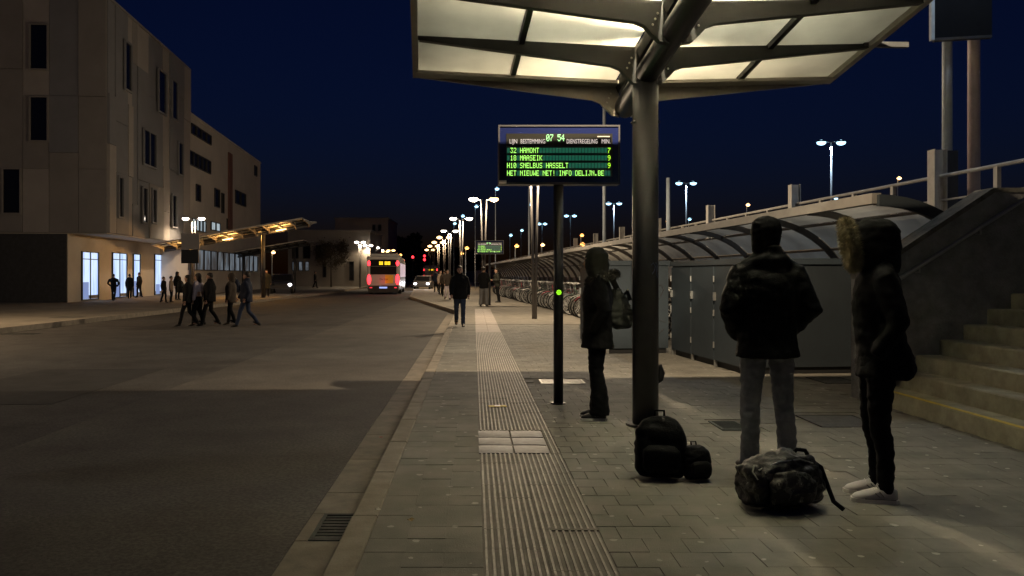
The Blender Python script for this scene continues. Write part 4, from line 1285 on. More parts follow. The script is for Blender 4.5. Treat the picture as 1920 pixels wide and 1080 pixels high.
def car(loc, rz, paint, label, heads=True, tails=False, power=0):
    r = empty('parked_car' if not power else 'oncoming_car', loc, rz, label, 'car')
    body = MB()
    prof = [(-2.1,.35),(-2.12,.62),(-2.0,.80),(-1.2,.92),(-.55,1.40),(.75,1.46),(1.55,1.02),(2.05,.92),(2.12,.6),(2.08,.35)]   # front at -y
    rings = []
    for f_, inset in ((-.86,.10),(-.80,.02),(.80,.02),(.86,.10)):
        ring = []
        for (y, z) in prof:
            ww = f_*(1 if z < .95 else .84)
            ring.append((ww, y*(1-inset*.2), z))
        rings.append(ring)
    body.loft(rings).build('body', paint, r, False)
    MB().add([(-.70,-1.16,.95),(.70,-1.16,.95),(.64,-.60,1.36),(-.64,-.60,1.36)], [(0,1,2,3)]).build('windscreen', 'bus_glass', r, loc=(0,-.012,.012))
    MB().add([(.70,1.50,1.06),(-.70,1.50,1.06),(-.64,.82,1.42),(.64,.82,1.42)], [(0,1,2,3)]).build('rear_screen', 'bus_glass', r, loc=(0,.012,.012))
    for sg in (-1, 1):
        MB().add([(sg*.78,-.95,.97),(sg*.78,1.35,1.02),(sg*.73,.75,1.38),(sg*.73,-.52,1.34)], [(0,1,2,3)]).build('side_window', 'bus_glass', r, loc=(sg*.02,0,0))
        MB().ell((sg*.62,-2.08,.66), (.16,.06,.10), 10, 6).build('headlight', 'head_light' if heads else 'bus_glass', r, True)
        MB().ell((sg*.66,2.08,.76), (.14,.05,.12), 10, 6).build('tail_light', 'red_light' if tails else 'red_dim', r, True)
        for y in (-1.3, 1.3): wheel_part(r, sg*.74, y, .31, .31, .2)
        if power: spot('beam', (sg*.62,-2.25,.66), power, (.95,.93,1), r, 70, .6, .08, (R(86), 0, 0 if True else 0))
    return r
c_ = car((-5.0, 80, ROAD_Z), R(-2), 'bike1', 'oncoming car with bright white headlights beside the bus', power=120)
for o in c_.children:
    if o.type == 'LIGHT': o.rotation_euler = (R(-88), 0, R(0))
pc = car((-14.3, 60, 0), R(10), 'bike0', 'parked car with one bright lamp behind the posts of the left canopy', heads=False)
MB().ell((.62,-2.12,.66), (.13,.05,.10), 10, 6).build('lit_lamp', 'head_light', pc, True)
car((-6.4, 112, ROAD_Z), R(4), 'bike1', 'distant car with red tail lights ahead of the bus', heads=False, tails=True)

# ================================================================== BICYCLES
whm = MB().torus((0,0,0), .325, .021, 'y', 24, 6).mesh('wheel', 'rubber', True)
spm = MB().torus((0,0,0), .298, .010, 'y', 20, 4)
for k in range(12):
    a = k*math.pi/6
    spm.tube([(.02*math.cos(a+.6),0,.02*math.sin(a+.6)),(.29*math.cos(a),0,.29*math.sin(a))], .0022, 3, caps=False)
spm.tube([(0,-.05,0),(0,.05,0)], .02, 8)
spm = spm.mesh('spokes', 'chrome')
frames = []
for i in range(5):
    m = MB()
    fw, rw, bb, sd, hd = (0,0,.345), (1.06,0,.345), (.62,0,.29), (.74,0,.80), (.14,0,.86)
    step = i % 2
    for (p, q_) in (((hd[0]+.02,0,.80 if not step else .62), (.72,0,.74) if not step else bb), (bb, sd), ((hd[0]+.04,0,.70 if not step else .72), bb), (bb, rw), ((.73,0,.72), rw)):
        m.tube([p, q_], .017, 7)
    m.tube([(.20,0,.62),(.13,0,.98)], .019, 7)
    for sg in (-1, 1):
        m.tube([(.18,sg*.03,.66),(.06,sg*.045,.42),fw], .010, 6)
    m.tube([(.66,0,.78),(1.22,0,.80)], .010, 5); m.box(.74,1.20,-.06,.06,.74,.755)
    arcp = [(1.06+.36*math.cos(R(a)),0,.345+.36*math.sin(R(a))) for a in range(20,170,25)]
    m.tube(arcp, .018, 5)
    arcp = [(.36*math.cos(R(a)),0,.345+.36*math.sin(R(a))) for a in range(20,170,25)]
    m.tube(arcp, .018, 5)
    frames.append(m.mesh('frame', 'bike%d' % i, True))
hbm = MB().tube([(.30,-.29,1.04),(.16,-.24,1.08),(.11,-.06,1.06),(.13,0,1.0),(.11,.06,1.06),(.16,.24,1.08),(.30,.29,1.04)], .012, 7).mesh('handlebar', 'chrome', True)
sdm = MB().rings_z([(.76,0,.86,.06,.05),(.78,0,.88,.13,.085),(.77,0,.905,.135,.08),(.76,0,.915,.10,.06)], 12).mesh('saddle', 'rubber', True)
tlm = MB().ell((1.30,0,.66), (.02,.03,.035), 8, 5).mesh('tail_light', 'red_dim', True)
bsk = MB()
for (z, w) in ((.86,.12),(.98,.16),(1.08,.18)):
    bsk.tube([(-.28,-w,z),(.02,-w,z),(.02,w,z),(-.28,w,z),(-.28,-w,z)], .006, 4)
for x in (-.28,-.18,-.08,.02):
    for sg in (-1,1): bsk.tube([(x,sg*.12,.86),(x,sg*.18,1.08)], .005, 4)
bskm = bsk.mesh('basket', 'dark_steel')
qb = random.Random(21)
y = 16.6; n_ = 0
CN = ['black', 'grey', 'dark green', 'red', 'pale']
while y < 56:
    ci = qb.choice([0,0,1,1,2,4,4,3]) if n_ != 11 else 3
    if n_ < 9 and ci == 3: ci = 0
    x = 3.15 + AX*(24-y) + .36 + qb.uniform(-.08, .12)
    lab = '%s bicycle in the packed row under the curved shed roof' % CN[ci]
    if n_ == 0: ci = 0; lab = 'black bicycle nearest to the lockers in the shed row'
    if 0 < n_ < 9: lab = '%s bicycle, %s from the lockers in the shed row' % (CN[ci], ['second', 'third', 'fourth', 'fifth', 'sixth', 'seventh', 'eighth', 'ninth'][n_-1])
    if n_ == 11: lab = 'bright red bicycle parked behind the departure board post'
    e = empty('bicycle', (x, y, 0), qb.uniform(-.22, .22), lab, 'bicycle', 'bicycles parked in the shed')
    e.rotation_euler.x = qb.uniform(-.12, .12)
    link('frame', frames[ci], e)
    for wx in (0, 1.06):
        w_ = link('wheel', whm, e, (wx, 0, .345))
        link('spokes', spm, w_)
    link('handlebar', hbm, e); link('saddle', sdm, e)
    if qb.random() < .3: link('basket', bskm, e)
    if n_ == 11:
        MB().ell((-.10,0,.62), (.035,.045,.045), 10, 6).build('lit_lamp', 'red_light', e, True)
        MB().box(-.30,.0,-.17,.17,.86,1.10).build('crate', 'bike3', e)
    elif qb.random() < .15: link('tail_light', tlm, e)
    y += qb.uniform(.44, .62); n_ += 1

# ================================================================== PEOPLE
def hand(m, w, d, side, mi=0, s=1.0):
    """palm with four fingers and a thumb, slightly curled; w wrist, d forearm direction"""
    w = Vector(w); d = Vector(d).normalized()
    fwd = Vector((0,-1,0)); fwd = (fwd - d*fwd.dot(d)).normalized(); sd = d.cross(fwd)
    m.tube([w-d*.02*s, w+d*.03*s, w+d*.085*s], [(.018*s,.024*s),(.016*s,.036*s),(.012*s,.036*s)], 8, mi)
    for k, L in enumerate((.062,.072,.068,.052)):
        b = w+d*.08*s+fwd*(.027-.018*k)*s
        inn = -sd*side
        m.tube([b, b+d*L*.5*s+inn*.006*s, b+d*L*.95*s+inn*.022*s], [.0088*s,.0082*s,.006*s], 6, mi)
    b = w+d*.025*s+fwd*.03*s
    m.tube([b, b+d*.025*s+fwd*.022*s, b+d*.058*s+fwd*.026*s], [.011*s,.010*s,.007*s], 6, mi)
def legs_of(stride, spread=.0, flip=1):
    L = {}
    for sg in (-1, 1):
        hip = Vector((sg*.09, 0, .93))
        if stride == 0:
            L[sg] = (hip, Vector((sg*(.10+spread*.5), -.015, .50)), Vector((sg*(.105+spread), .01, .09)))
        elif sg*flip > 0:       # front leg
            L[sg] = (hip, Vector((sg*.095, -.17*stride-.03, .52)), Vector((sg*.09, -.36*stride, .10)))
        else:                   # trailing leg
            L[sg] = (hip, Vector((sg*.095, .05*stride, .50)), Vector((sg*.09, .40*stride, .15)))
    return L
def arms_of(kind, wd=.0):
    A = {}
    for sg in (-1, 1):
        sh_ = Vector((sg*(.168+wd), .0, 1.385))
        if kind == 'pockets': A[sg] = (sh_, Vector((sg*(.275+wd), .06, 1.14)), Vector((sg*(.17+wd*.5), -.13, .95)))
        elif kind == 'close': A[sg] = (sh_, Vector((sg*.225, .065, 1.14)), Vector((sg*.185, -.045, .93)))
        elif kind == 'swing': A[sg] = (sh_, Vector((sg*.245, sg*.12, 1.14)), Vector((sg*.25, sg*.17-.14, .92)))
        elif kind == 'phone': A[sg] = (sh_, Vector((sg*.24, .03, 1.13)), Vector((sg*.10, -.25, 1.16)))
        else: A[sg] = (sh_, Vector((sg*(.245+wd), .03, 1.13)), Vector((sg*(.25+wd), -.03, .87)))
    return A
def person(x, y, z, rz, h, label, group=None, stride=0.0, flip=1, arms='down', jacket='black_cloth', trousers='black_cloth', shoes='shoe_dark',
           head_yaw=0.0, hair='short', hair_mat='hair', hem=.80, bulk=1.0, voxel=.024, flare=1.0, leg=1.0, cuff=1.0, jrings=None, hood=False, spread=0.0, lean=0.0,
           scarf=None, seed=0, sole=None, headdy=0.0, awd=0.0):
    Lg, Ar = legs_of(stride, spread, flip), arms_of(arms, awd)
    near = voxel < .02
    # continuous body
    b = MB()
    b.rings_z([(0,0,.84,.14,.095),(0,0,.95,.155,.10),(0,0,1.10,.13,.09),(0,0,1.28,.155,.10),(0,0,1.40,.15,.09),(0,.005,1.46,.07,.06)], 16)
    for sg in (-1, 1):
        hp, kn, an = Lg[sg]
        b.tube([hp+Vector((0,0,.03)), hp*.5+kn*.5, kn, kn*.5+an*.5+Vector((0,.02,0)), an], [.066,.055,.038,.036,.030], 12)
        b.tube([an+Vector((0,.03,-.02)), an+Vector((0,-.06,-.05)), an+Vector((0,-.15,-.07))], [.034,.034,.024], 10)
        s0, el, wr = Ar[sg]
        b.tube([s0-Vector((sg*.06,0,0)), s0, s0*.5+el*.5, el, el*.45+wr*.55, wr], [.05,.056,.046,.038,.034,.026], 10)
    M_ = Matrix.Rotation(head_yaw, 4, 'Z')
    def hd(p): return (M_ @ Vector(p)) + Vector((0, headdy, 0))
    b.tube([(0,.01,1.42),(0,.0+headdy*.5,1.48),(0,headdy,1.56)], [.066,.055,.054], 12)
    head = [(0,-.048,1.520,.026,.026),(0,-.030,1.540,.048,.058),(0,-.015,1.570,.062,.084),(0,-.004,1.605,.070,.096),(0,.002,1.640,.073,.099),(0,.006,1.675,.075,.101),(0,.012,1.71,.068,.092),(0,.016,1.738,.045,.062),(0,.018,1.75,.015,.02)]
    hm_ = MB(); hm_.rings_z(head, 16)
    hm_.tube([(0,-.094,1.652),(0,-.108,1.625),(0,-.116,1.608),(0,-.100,1.598)], [.009,.011,.014,.010], 7)
    hm_.tube([(-.022,-.096,1.572),(0,-.101,1.571),(.022,-.096,1.572)], .007, 6)
    hm_.tube([(-.05,-.085,1.668),(-.02,-.098,1.672),(.02,-.098,1.672),(.05,-.085,1.668)], .009, 6)
    for sg in (-1, 1): hm_.ell((sg*.076,.012,1.632), (.012,.024,.034), 8, 6)
    hm_.v = [tuple(hd(p)) for p in hm_.v]
    b.add(hm_.v, hm_.f)
    ex = MB()
    e2 = MB()
    for sg in (-1, 1): e2.ell((sg*.031,-.0905,1.645), (.014,.008,.008), 8, 5, 1)
    e2.v = [tuple(hd(p)) for p in e2.v]; ex.add(e2.v, e2.f, 1)
    if arms in ('down', 'swing', 'phone'):
        for sg in (-1, 1): hand(ex, Ar[sg][2], Ar[sg][2]-Ar[sg][1], sg)
    me = bake(b, 'person', ['skin', 'shoe_dark'], min(voxel, .02), 3, extra=ex)
    r = link('person', me, None, (x, y, z), (lean, 0, rz))
    k = h/1.75
    r.scale = (k, k, k)
    tag(r, label, 'person', group)
    # trousers
    t = MB()
    t.rings_z([(0,0,.80,.165*leg,.125),(0,.005,.90,.175,.13),(0,0,1.0,.16,.115)], 16)
    for sg in (-1, 1):
        hp, kn, an = Lg[sg]
        cf = an+Vector((0,.01,-.035))
        t.tube([hp+Vector((0,0,.02)), hp*.6+kn*.4, kn, kn*.5+an*.5+Vector((0,.022,0)), cf], [.098*leg,.090*leg,.070*leg,.064*leg*cuff**.5,.060*leg*cuff], 14)
    link('trousers', bake(t, 'trousers', trousers, voxel, 3, .009 if near else .005, .065 if near else .1, seed), r)
    # jacket with sleeves and collar
    j = MB()
    J = jrings or [(0,0,hem,.185*bulk*flare,.145*bulk*flare),(0,0,hem+.12,.185*bulk,.145*bulk),(0,0,1.10,.178*bulk,.138*bulk),(0,0,1.27,.198*bulk,.148*bulk),(0,.003,1.37,.180*bulk,.130*bulk),(0,.006,1.43,.128*bulk,.105*bulk),(0,.010,1.48,.085,.085),(0,.012,1.52,.075,.075)]
    j.rings_z(J, 20)
    for sg in (-1, 1):
        s0, el, wr = Ar[sg]
        j.tube([s0-Vector((sg*.07,0,.01)), s0+Vector((sg*.01,0,0)), s0*.5+el*.5, el, el*.4+wr*.6, wr+(wr-el).normalized()*.01], [.070*bulk,.078*bulk,.074*bulk,.066*bulk,.058*bulk,.048*bulk], 12)
    for sg in (-1, 1):
        j.tube([(0,.012,1.49),(sg*.10,.010,1.452),(sg*.185,0,1.395)], [.066,.064,.070], 10)
    if hood == 'down':
        j.ell((0,.07,1.475), (.135,.065,.055), 14, 8); j.rings_z([(0,.005,1.42,.13,.11),(0,.012,1.50,.105,.10),(0,.018,1.56,.092,.094),(0,.018,1.58,.086,.09)], 16)
    link('jacket', bake(j, 'jacket', jacket, voxel, 6, .007 if near else .006, .085, seed+3), r)
    # shoes
    for sg in (-1, 1):
        hp, kn, an = Lg[sg]
        gz = an.z-.09
        s_ = MB()
        pitch = 0 if stride == 0 else (R(12) if sg*flip > 0 else R(-28))
        Q = Matrix.Rotation(pitch, 4, 'X')
        rings = []
        for (yy, zz_, wx, hz) in ((.075,.045,.030,.040),(.05,.048,.040,.048),(0,.055,.041,.055),(-.06,.046,.043,.044),(-.12,.036,.047,.034),(-.165,.028,.040,.024),(-.185,.022,.020,.014)):
            rings.append([tuple(Q @ Vector((wx*math.cos(2*math.pi*q2/12), yy, max(.004, zz_+hz*math.sin(2*math.pi*q2/12))))) for q2 in range(12)])
        s_.loft(rings)
        s_.v = [(p[0]+an.x, p[1]+an.y, p[2]+gz) for p in s_.v]
        so = s_.build('shoe', shoes, r, True)
        if sole:
            q_ = MB(); rings = []
            for (yy, wx) in ((.083,.026),(.06,.043),(0,.044),(-.06,.046),(-.12,.050),(-.17,.043),(-.193,.018)):
                rings.append([(an.x-wx, an.y+yy, gz+.001), (an.x+wx, an.y+yy, gz+.001), (an.x+wx, an.y+yy, gz+.026), (an.x-wx, an.y+yy, gz+.026)])
            q_.loft(rings).build('sole', sole, so)
            lc = MB()
            for q2 in range(4):
                yy = -.035-q2*.024; zt = .104-q2*.013
                lc.tube([(an.x-.026,an.y+yy,gz+zt-.012),(an.x,an.y+yy-.004,gz+zt+.002),(an.x+.026,an.y+yy,gz+zt-.012)], .004, 5)
            lc.tube([(an.x,an.y-.03,gz+.105),(an.x+.03,an.y-.045,gz+.125),(an.x+.035,an.y-.06,gz+.10)], .003, 5)
            lc.build('laces', sole, so)
            MB().ell((an.x, an.y+.012, gz+.103), (.032,.042,.010), 12, 5).build('collar', 'grey_cloth', so, True)
            st_ = MB()
            for sg2 in (-1, 1):
                st_.tube([(an.x+sg2*.044,an.y-.01,gz+.045),(an.x+sg2*.040,an.y-.035,gz+.075)], .0035, 5); st_.tube([(an.x+sg2*.0445,an.y-.035,gz+.042),(an.x+sg2*.041,an.y-.06,gz+.066)], .0035, 5)
                st_.tube([(an.x+sg2*.043,an.y+.06,gz+.029),(an.x+sg2*.0455,an.y-.06,gz+.029),(an.x+sg2*.0495,an.y-.12,gz+.029)], .003, 5)
            st_.build('stitching', 'grey_cloth', so)
    # hair or headwear
    c = MB()
    if hair == 'short':
        c.rings_z([(0,.035,1.60,.074,.075),(0,.025,1.65,.080,.092),(0,.016,1.69,.083,.106),(0,.014,1.73,.072,.096),(0,.016,1.758,.045,.06),(0,.016,1.768,.012,.016)], 16)
    elif hair == 'long':
        c.rings_z([(0,.07,1.36,.085,.04),(0,.065,1.44,.10,.055),(0,.05,1.54,.098,.075),(0,.035,1.62,.092,.088),(0,.016,1.69,.087,.108),(0,.014,1.73,.075,.098),(0,.016,1.76,.047,.06),(0,.016,1.772,.012,.016)], 16)
    elif hair == 'beanie':
        c.rings_z([(0,.03,1.53,.078,.085),(0,.025,1.575,.084,.096),(0,.015,1.615,.086,.108),(0,.010,1.66,.092,.116),(0,.010,1.70,.093,.117),(0,.012,1.745,.085,.106),(0,.014,1.775,.060,.075),(0,.014,1.787,.02,.028)], 18)
    elif hair == 'hood':
        c.rings_z([(0,.05,1.46,.12,.09),(0,.04,1.53,.118,.105),(0,.03,1.62,.118,.122),(0,.025,1.70,.108,.122),(0,.03,1.76,.075,.09),(0,.03,1.785,.03,.04)], 18)
    c.v = [tuple(hd(p)) for p in c.v]
    nm = {'beanie': 'beanie', 'hood': 'hood'}.get(hair, 'hair')
    link(nm, bake(c, nm, hair_mat, min(voxel, .016), 2, .006, .05, seed), r)
    if scarf:
        MB().torus((0, .005+headdy*.5, 1.50), .075, .035, 'z', 18, 8).build('scarf', scarf, r, True)
    return r
def backpack(x, y, z, rz, s, mat, label, cat='backpack', group=None, name='backpack', rx=0.0):
    e = empty(name, (x, y, z), rz, label, cat, group)
    e.rotation_euler.x = rx
    e.scale = (s, s, s)
    m = MB().rings_z([(0,0,.01,.13,.07),(0,0,.06,.16,.095),(0,0,.20,.165,.10),(0,0,.33,.155,.085),(0,.01,.41,.11,.055),(0,.015,.435,.05,.025)], 18, power=3)
    link('sack', bake(m, 'sack', mat, .016, 2, .01, .09, int(abs(x)*10)), e)
    m = MB().rings_z([(0,-.10,.05,.10,.03),(0,-.105,.10,.12,.04),(0,-.10,.20,.12,.04),(0,-.09,.24,.09,.02)], 14, power=3)
    link('front_pocket', bake(m, 'front_pocket', mat, .016, 2, .006, .07), e)
    MB().tube([(-.03,.04,.42),(-.03,.05,.47),(.03,.05,.47),(.03,.04,.42)], .009, 6).build('grab_handle', mat, e, True)
    for sg in (-1, 1):
        MB().tube([(sg*.08,.07,.40),(sg*.10,.13,.32),(sg*.11,.125,.16),(sg*.12,.08,.06)], [(.012,.022)]*4, 6).build('strap', mat, e, True)
    return e
def fur(parent, path, count, ln, mat, core, spread=.6, seed=1, name='fur_trim', th=.003):
    """fur along a closed loop of points"""
    q = random.Random(seed)
    m = MB()
    P = [Vector(p) for p in path]
    cen = sum(P, Vector())/len(P)
    m.tube(P+[P[0]], core, 8, caps=False)
    for _ in range(count):
        i = q.randrange(len(P)); t = q.random()
        p = P[i].lerp(P[(i+1) % len(P)], t)
        out = (p-cen).normalized()
        d = (out*q.uniform(.1, 1.0) + Vector((q.gauss(0,1), q.gauss(0,1), q.gauss(0,1)))*spread).normalized()
        b = p + d*core*.7
        side = d.cross(Vector((q.gauss(0,1), q.gauss(0,1), q.gauss(0,1)))).normalized()*th
        L = ln*q.uniform(.55, 1.15)
        mid = b+d*L*.55+Vector((0,0,-.1))*L*.3
        tip = b+d*L+Vector((0,0,-.35))*L*.6
        m.add([b-side, b+side, mid+side*.7, mid-side*.7, tip], [(0,1,2,3),(3,2,4)])
    return m.build(name, mat, parent)

# --- capped person with back to us
P1 = person(2.02, 5.50, 0, R(180), 1.72, 'person seen from behind in a black jacket, dark beanie and grey jeans', stride=0, arms='pockets', jacket='black_nylon', trousers='grey_denim',
    shoes='shoe_brown', head_yaw=R(-62), hair='beanie', hair_mat='black_cloth', hem=.80, bulk=1.10, voxel=.013, leg=.97, cuff=1.08, hood='down', spread=.03, seed=4, awd=.012, flare=1.1)
# --- fur hooded person facing left
P2 = person(2.45, 4.85, 0, R(-103), 1.66, 'person in a long black parka with a tan fur hood and white sneakers', stride=0, arms='close', jacket='black_cloth', trousers='black_cloth',
    shoes='sneaker', hair='short', voxel=.013, leg=.93, cuff=.82, sole='sneaker_sole', seed=9, headdy=-.03,
    jrings=[(0,.035,.77,.20,.165),(0,.045,.82,.205,.175),(0,.045,.90,.20,.165),(0,.02,1.0,.185,.15),(0,.0,1.12,.18,.142),(0,-.005,1.27,.20,.145),(0,.0,1.39,.19,.13),(0,.0,1.45,.13,.10),(0,0,1.51,.085,.08)])
m = MB()
m.rings_z([(0,.02,1.43,.13,.10),(0,.01,1.50,.125,.125),(0,-.005,1.58,.128,.145),(0,-.01,1.66,.125,.148),(0,-.01,1.73,.105,.135),(0,-.01,1.775,.06,.09),(0,-.01,1.79,.02,.03)], 18)
link('hood', bake(m, 'hood', 'black_cloth', .014, 3, .008, .07, 2), P2)
lp_ = [(.105*math.cos(a)*(1.0), -.165-.025*math.sin(a), 1.625+.135*math.sin(a)) for a in [2*math.pi*i/20 for i in range(20)]]
fur(P2, lp_, 11000, .042, 'fur', .028, .9, 3, th=.0017)
# --- person waiting by the board
P3 = person(1.165, 7.53, 0, R(-96), 1.58, 'person in a dark coat and flared trousers waiting beside the board post', stride=0, arms='close', jacket='black_cloth', trousers='black_cloth',
    shoes='shoe_dark', hair='long', hair_mat='hair', voxel=.014, leg=1.0, cuff=1.75, hem=.74, seed=13, hood='down', sole='sneaker_sole', headdy=-.03, bulk=1.08, flare=1.12)
m = MB()
m.rings_z([(0,.03,1.45,.13,.11),(0,.0,1.54,.118,.125),(0,-.005,1.64,.112,.128),(0,-.005,1.72,.098,.118),(0,-.005,1.775,.055,.07),(0,-.005,1.79,.02,.03)], 18)
link('hood', bake(m, 'hood', 'olive_cloth', .014, 3, .008, .07, 2), P3)
lp_ = [(.145*math.cos(a), .05+.13*math.sin(a), 1.47+.04*math.sin(a)) for a in [2*math.pi*i/20 for i in range(20)]]
fur(P3, lp_, 2600, .055, 'fur_dark', .035, .7, 5, 'fur_collar')
tb = empty('shoulder_bag', (1.40, 7.60, .80), R(10), 'greenish grey shoulder bag hanging behind the waiting person', 'bag')
m = MB().rings_z([(0,0,.04,.07,.05),(0,0,.08,.115,.075),(0,0,.20,.12,.08),(-.02,0,.32,.085,.06),(-.05,0,.42,.05,.035)], 16, power=2.6)
link('sack', bake(m, 'sack', 'tote', .014, 2, .012, .08), tb)
MB().tube([(-.03,0,.40),(-.10,-.02,.52),(-.17,-.04,.60)], [(.012,.03)]*3, 8).build('strap', 'tote', tb, True)
MB().tube([(.02,0,.34),(.06,0,.40),(.09,0,.31)], [(.01,.025)]*3, 8).build('flap', 'tote', tb, True)

# --- people farther off
G1 = 'people crossing the road on the left'
def far_person(px, py, ztop_px, rz, label, group, z=0.0, **kw):
    Y = F*(EYE-z)/(py-VY); x = (px-VX)*Y/F
    h = (py-ztop_px)*Y/F
    kw.setdefault('voxel', .026)
    return person(x, Y, z, rz, h, label, group, **kw)
far_person(862, 612, 499, R(4), 'person in dark jacket and jeans walking towards us along the kerb', None, stride=.35, arms='swing', jacket='black_cloth', trousers='blue_denim', bulk=1.2, voxel=.018, hood='down', seed=21)
far_person(907, 574, 501, R(170), 'person in black jacket and loose grey trousers standing under the far board', None, arms='phone', trousers='grey_cloth', leg=1.15, cuff=1.3, bulk=1.15, seed=23, spread=.04)
far_person(935, 567, 503, R(-80), 'person in olive jacket leaning by the parked bicycles', None, arms='phone', jacket='olive_cloth', bulk=1.1, lean=R(4), seed=25)
for (px, py, tp, rz, lab, kw) in [
    (839, 562, 506, R(15), 'person with pale trousers walking behind the kerb walker', dict(stride=.5, trousers='white_cloth', jacket='brown_cloth', arms='swing')),
    (833, 556, 506, R(180), 'person in brown coat among the distant group on the platform', dict(jacket='brown_cloth')),
    (826, 552, 507, R(40), 'person in beige coat among the distant group on the platform', dict(jacket='beige_cloth')),
    (818, 548, 507, R(200), 'leftmost person of the distant group on the platform', dict(jacket='navy_cloth', stride=.4))]:
    far_person(px, py, tp, rz, lab, 'distant group on the platform', **kw)
wk = R(90)   # walking to the right
for (px, py, tp, rz, lab, kw) in [
    (352, 612, 516, R(-82), 'slim walker in black, leftmost of the group crossing the road', dict(stride=.75, hair='long', bulk=1.15)),
    (371, 611, 513, R(-100), 'walker with a pale pink top in the group crossing the road', dict(stride=.35, jacket='white_cloth', hem=1.16, hair='long', seed=2, bulk=1.2, leg=1.2)),
    (393, 611, 512, R(-86), 'broad walker in black in the middle of the group crossing the road', dict(stride=.65, bulk=1.36, hood='down', seed=3)),
    (433, 609, 513, R(-95), 'hooded walker in dark coat behind the rightmost walker', dict(stride=.4, hair='hood', hair_mat='brown_cloth', hem=.75, jacket='brown_cloth', seed=5, flip=-1, bulk=1.25)),
    (462, 613, 511, R(-88), 'rightmost walker with jeans and a long stride crossing the road', dict(stride=.85, trousers='blue_denim', jacket='navy_cloth', bulk=1.32, hood='down', arms='swing', seed=6))]:
    far_person(px, py, tp, rz, lab, G1, z=ROAD_Z, **kw)
for (px, py, tp, rz, lab, kw) in [
    (213, 564, 514, R(180), 'person with arms held out passing the second lit doorway', dict(stride=.2, arms='pockets', awd=.08)),
    (243, 560, 514, R(190), 'person in a long coat left of the narrow lit doorway', dict(hem=.6, stride=.15)),
    (261, 558, 511, R(-100), 'tall person right of the narrow lit doorway', dict(stride=.3)),
    (307, 568, 519, R(80), 'person in black before the fourth lit doorway', dict(stride=.35)),
    (321, 567, 518, R(100), 'person in beige jacket before the last lit doorway', dict(jacket='beige_cloth')),
    (333, 562, 510, R(60), 'tall person in black at the edge of the last lit doorway', dict(hair='hood'))]:
    far_person(px, py, tp, rz, lab, 'people by the lit doorways', **kw)
for (px, py, z, mt, lab) in [(346, 540, .95, 'black_nylon', 'black backpack on the leftmost road crosser'), (404, 545, .98, 'black_nylon', 'black backpack on the broad walker in the crossing group'), (452, 545, .98, 'navy_cloth', 'dark backpack on the rightmost road crosser')]:
    Y = 24.6
    b_ = backpack((px-VX)*Y/F - .12, Y, z-.15, R(92), .9, mt, lab, group='backpacks in the crossing group')
far_person(591, 540, 509, R(90), 'lone distant walker by the small street trees', None, stride=.5)
far_person(500, 556, 506, R(20), 'bulky person in a dark olive coat by the left canopy posts', None, jacket='olive_cloth', hem=.5, bulk=1.3)

# ================================================================== BAGS ON THE GROUND
backpack(1.243, 5.32, 0.004, R(-8), .93, 'black_nylon', 'large upright black backpack at the foot of the column', rx=R(-4)).scale = (1.04, 1.0, .93)
sb = backpack(1.475, 5.27, 0.004, R(14), .55, 'black_nylon', 'small black drawstring bag leaning on the large backpack', 'bag', name='drawstring_bag', rx=R(-6)); sb.scale = (.60, .62, .52)
bag = empty('patterned_bag', (1.79, 4.68, 0.0), R(12), 'patterned black bag with painted grey glints lying in front of the capped person', 'bag')
m = MB()
rings = []
for (xx, ry, rz_, cz) in ((-.235,.06,.07,.16),(-.225,.11,.12,.15),(-.18,.14,.145,.152),(-.05,.155,.165,.17),(.08,.155,.17,.175),(.18,.14,.15,.158),(.222,.10,.11,.14),(.235,.05,.06,.13)):
    ring = []
    for k in range(18):
        a = 2*math.pi*k/18
        ca, sa = math.cos(a), math.sin(a)
        ring.append((xx, ry*math.copysign(abs(ca)**.8, ca), max(.004, cz+rz_*math.copysign(abs(sa)**.8, sa))))
    rings.append(ring)
m.loft(rings)
link('sack', bake(m, 'sack', 'mottled', .011, 2, .022, .085, 8), bag)
bag.scale = (1.0, 1.0, .94)
m = MB().rings_z([(-.02,-.15,.06,.12,.03),(-.02,-.165,.11,.145,.04),(-.02,-.155,.20,.14,.04),(-.02,-.14,.25,.10,.02)], 16, power=3)
link('front_pocket', bake(m, 'front_pocket', 'mottled', .013, 2, .012, .07, 4), bag)
MB().tube([(.15,-.06,.30),(.215,-.08,.25),(.245,-.10,.14),(.262,-.13,.05),(.30,-.17,.008)], [(.005,.014)]*5, 8).build('strap', 'black_nylon', bag, True)
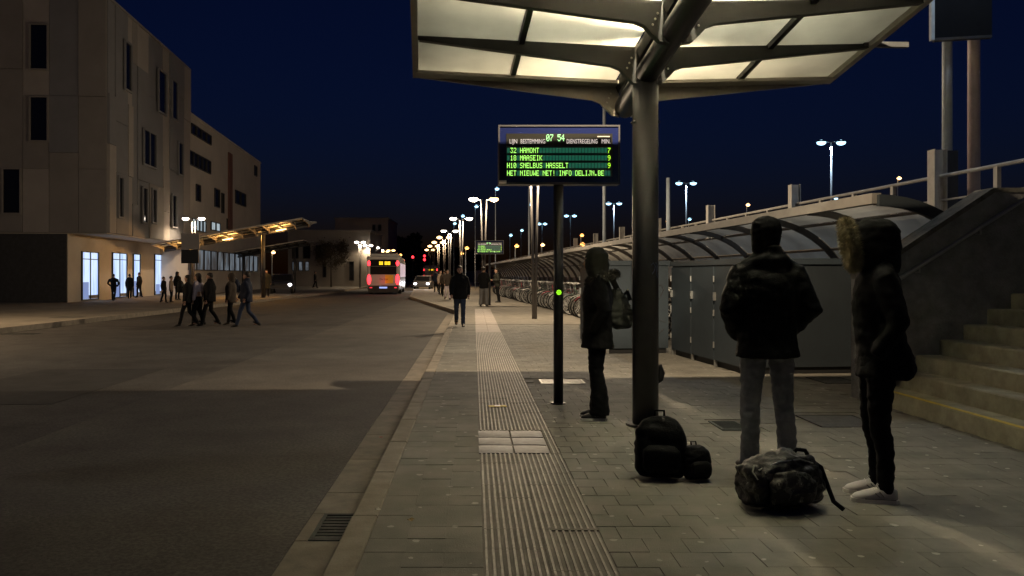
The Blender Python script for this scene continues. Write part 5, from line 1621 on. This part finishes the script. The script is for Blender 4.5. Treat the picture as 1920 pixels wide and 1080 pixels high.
MB().tube([(.07,-.02,.325),(.10,-.02,.352),(.15,-.025,.345),(.17,-.03,.305)], [(.006,.013)]*4, 8).build('grab_handle', 'black_nylon', bag, True)
MB().tube([(-.19,-.09,.255),(-.08,-.115,.305),(.06,-.11,.315),(.17,-.09,.275)], .005, 6).build('zip', 'zip_metal', bag)
MB().tube([(-.2,-.06,.28),(-.235,-.10,.25),(-.22,-.13,.21)], .004, 6).build('cord', 'zip_metal', bag)

# ================================================================== LITTER
def litter(name, px, py, size, mat, label, seed, z=0.0):
    Y = F*(EYE-z)/(py-VY); x = (px-VX)*Y/F
    q = random.Random(seed)
    m = MB(); n = 7
    ring = [(size*q.uniform(.5,1)*math.cos(2*math.pi*k/n), size*q.uniform(.4,.9)*math.sin(2*math.pi*k/n), .003+q.uniform(0,.012)) for k in range(n)]
    m.add(ring+[(0,0,.006)]+[(p[0],p[1],p[2]+.0015) for p in ring]+[(0,0,.0075)], [((k+1)%n,k,n) for k in range(n)]+[(n+1+k,n+1+(k+1)%n,2*n+1) for k in range(n)])
    o = m.build(name, mat, None, False, (x, Y, z+.003), (0,0,q.uniform(0,6)))
    return tag(o, label, 'litter')
litter('fallen_leaf', 770, 978, .028, 'leaf_litter', 'curled brown leaf on the paving between kerb and guide strip', 1)
litter('fallen_leaf', 708, 958, .020, 'paper_litter', 'pale scrap in the joint beside the kerb', 2)
litter('red_scrap', 715, 822, .028, 'red_litter', 'small red scrap lying on the kerb', 3)
litter('fallen_leaf', 1820, 810, .035, 'leaf_litter', 'brown leaves at the foot of the yellow edged step', 4)
litter('paper_scrap', 1180, 790, .022, 'paper_litter', 'white scrap at the foot of the column', 5)
mk_ = MB().box(-.09, .09, -.05, .05, 0, .004).build('floor_marker', 'yellow_paint', None, False, (.245, 8.2, .0075), (0,0,R(6)))
tag(mk_, 'small yellow marker on the ribbed guide strip before the steel plates', 'marker')
MB().box(-.028, .028, -.03, .03, .0042, .0062).build('pale_patch', 'white_sticker', mk_)
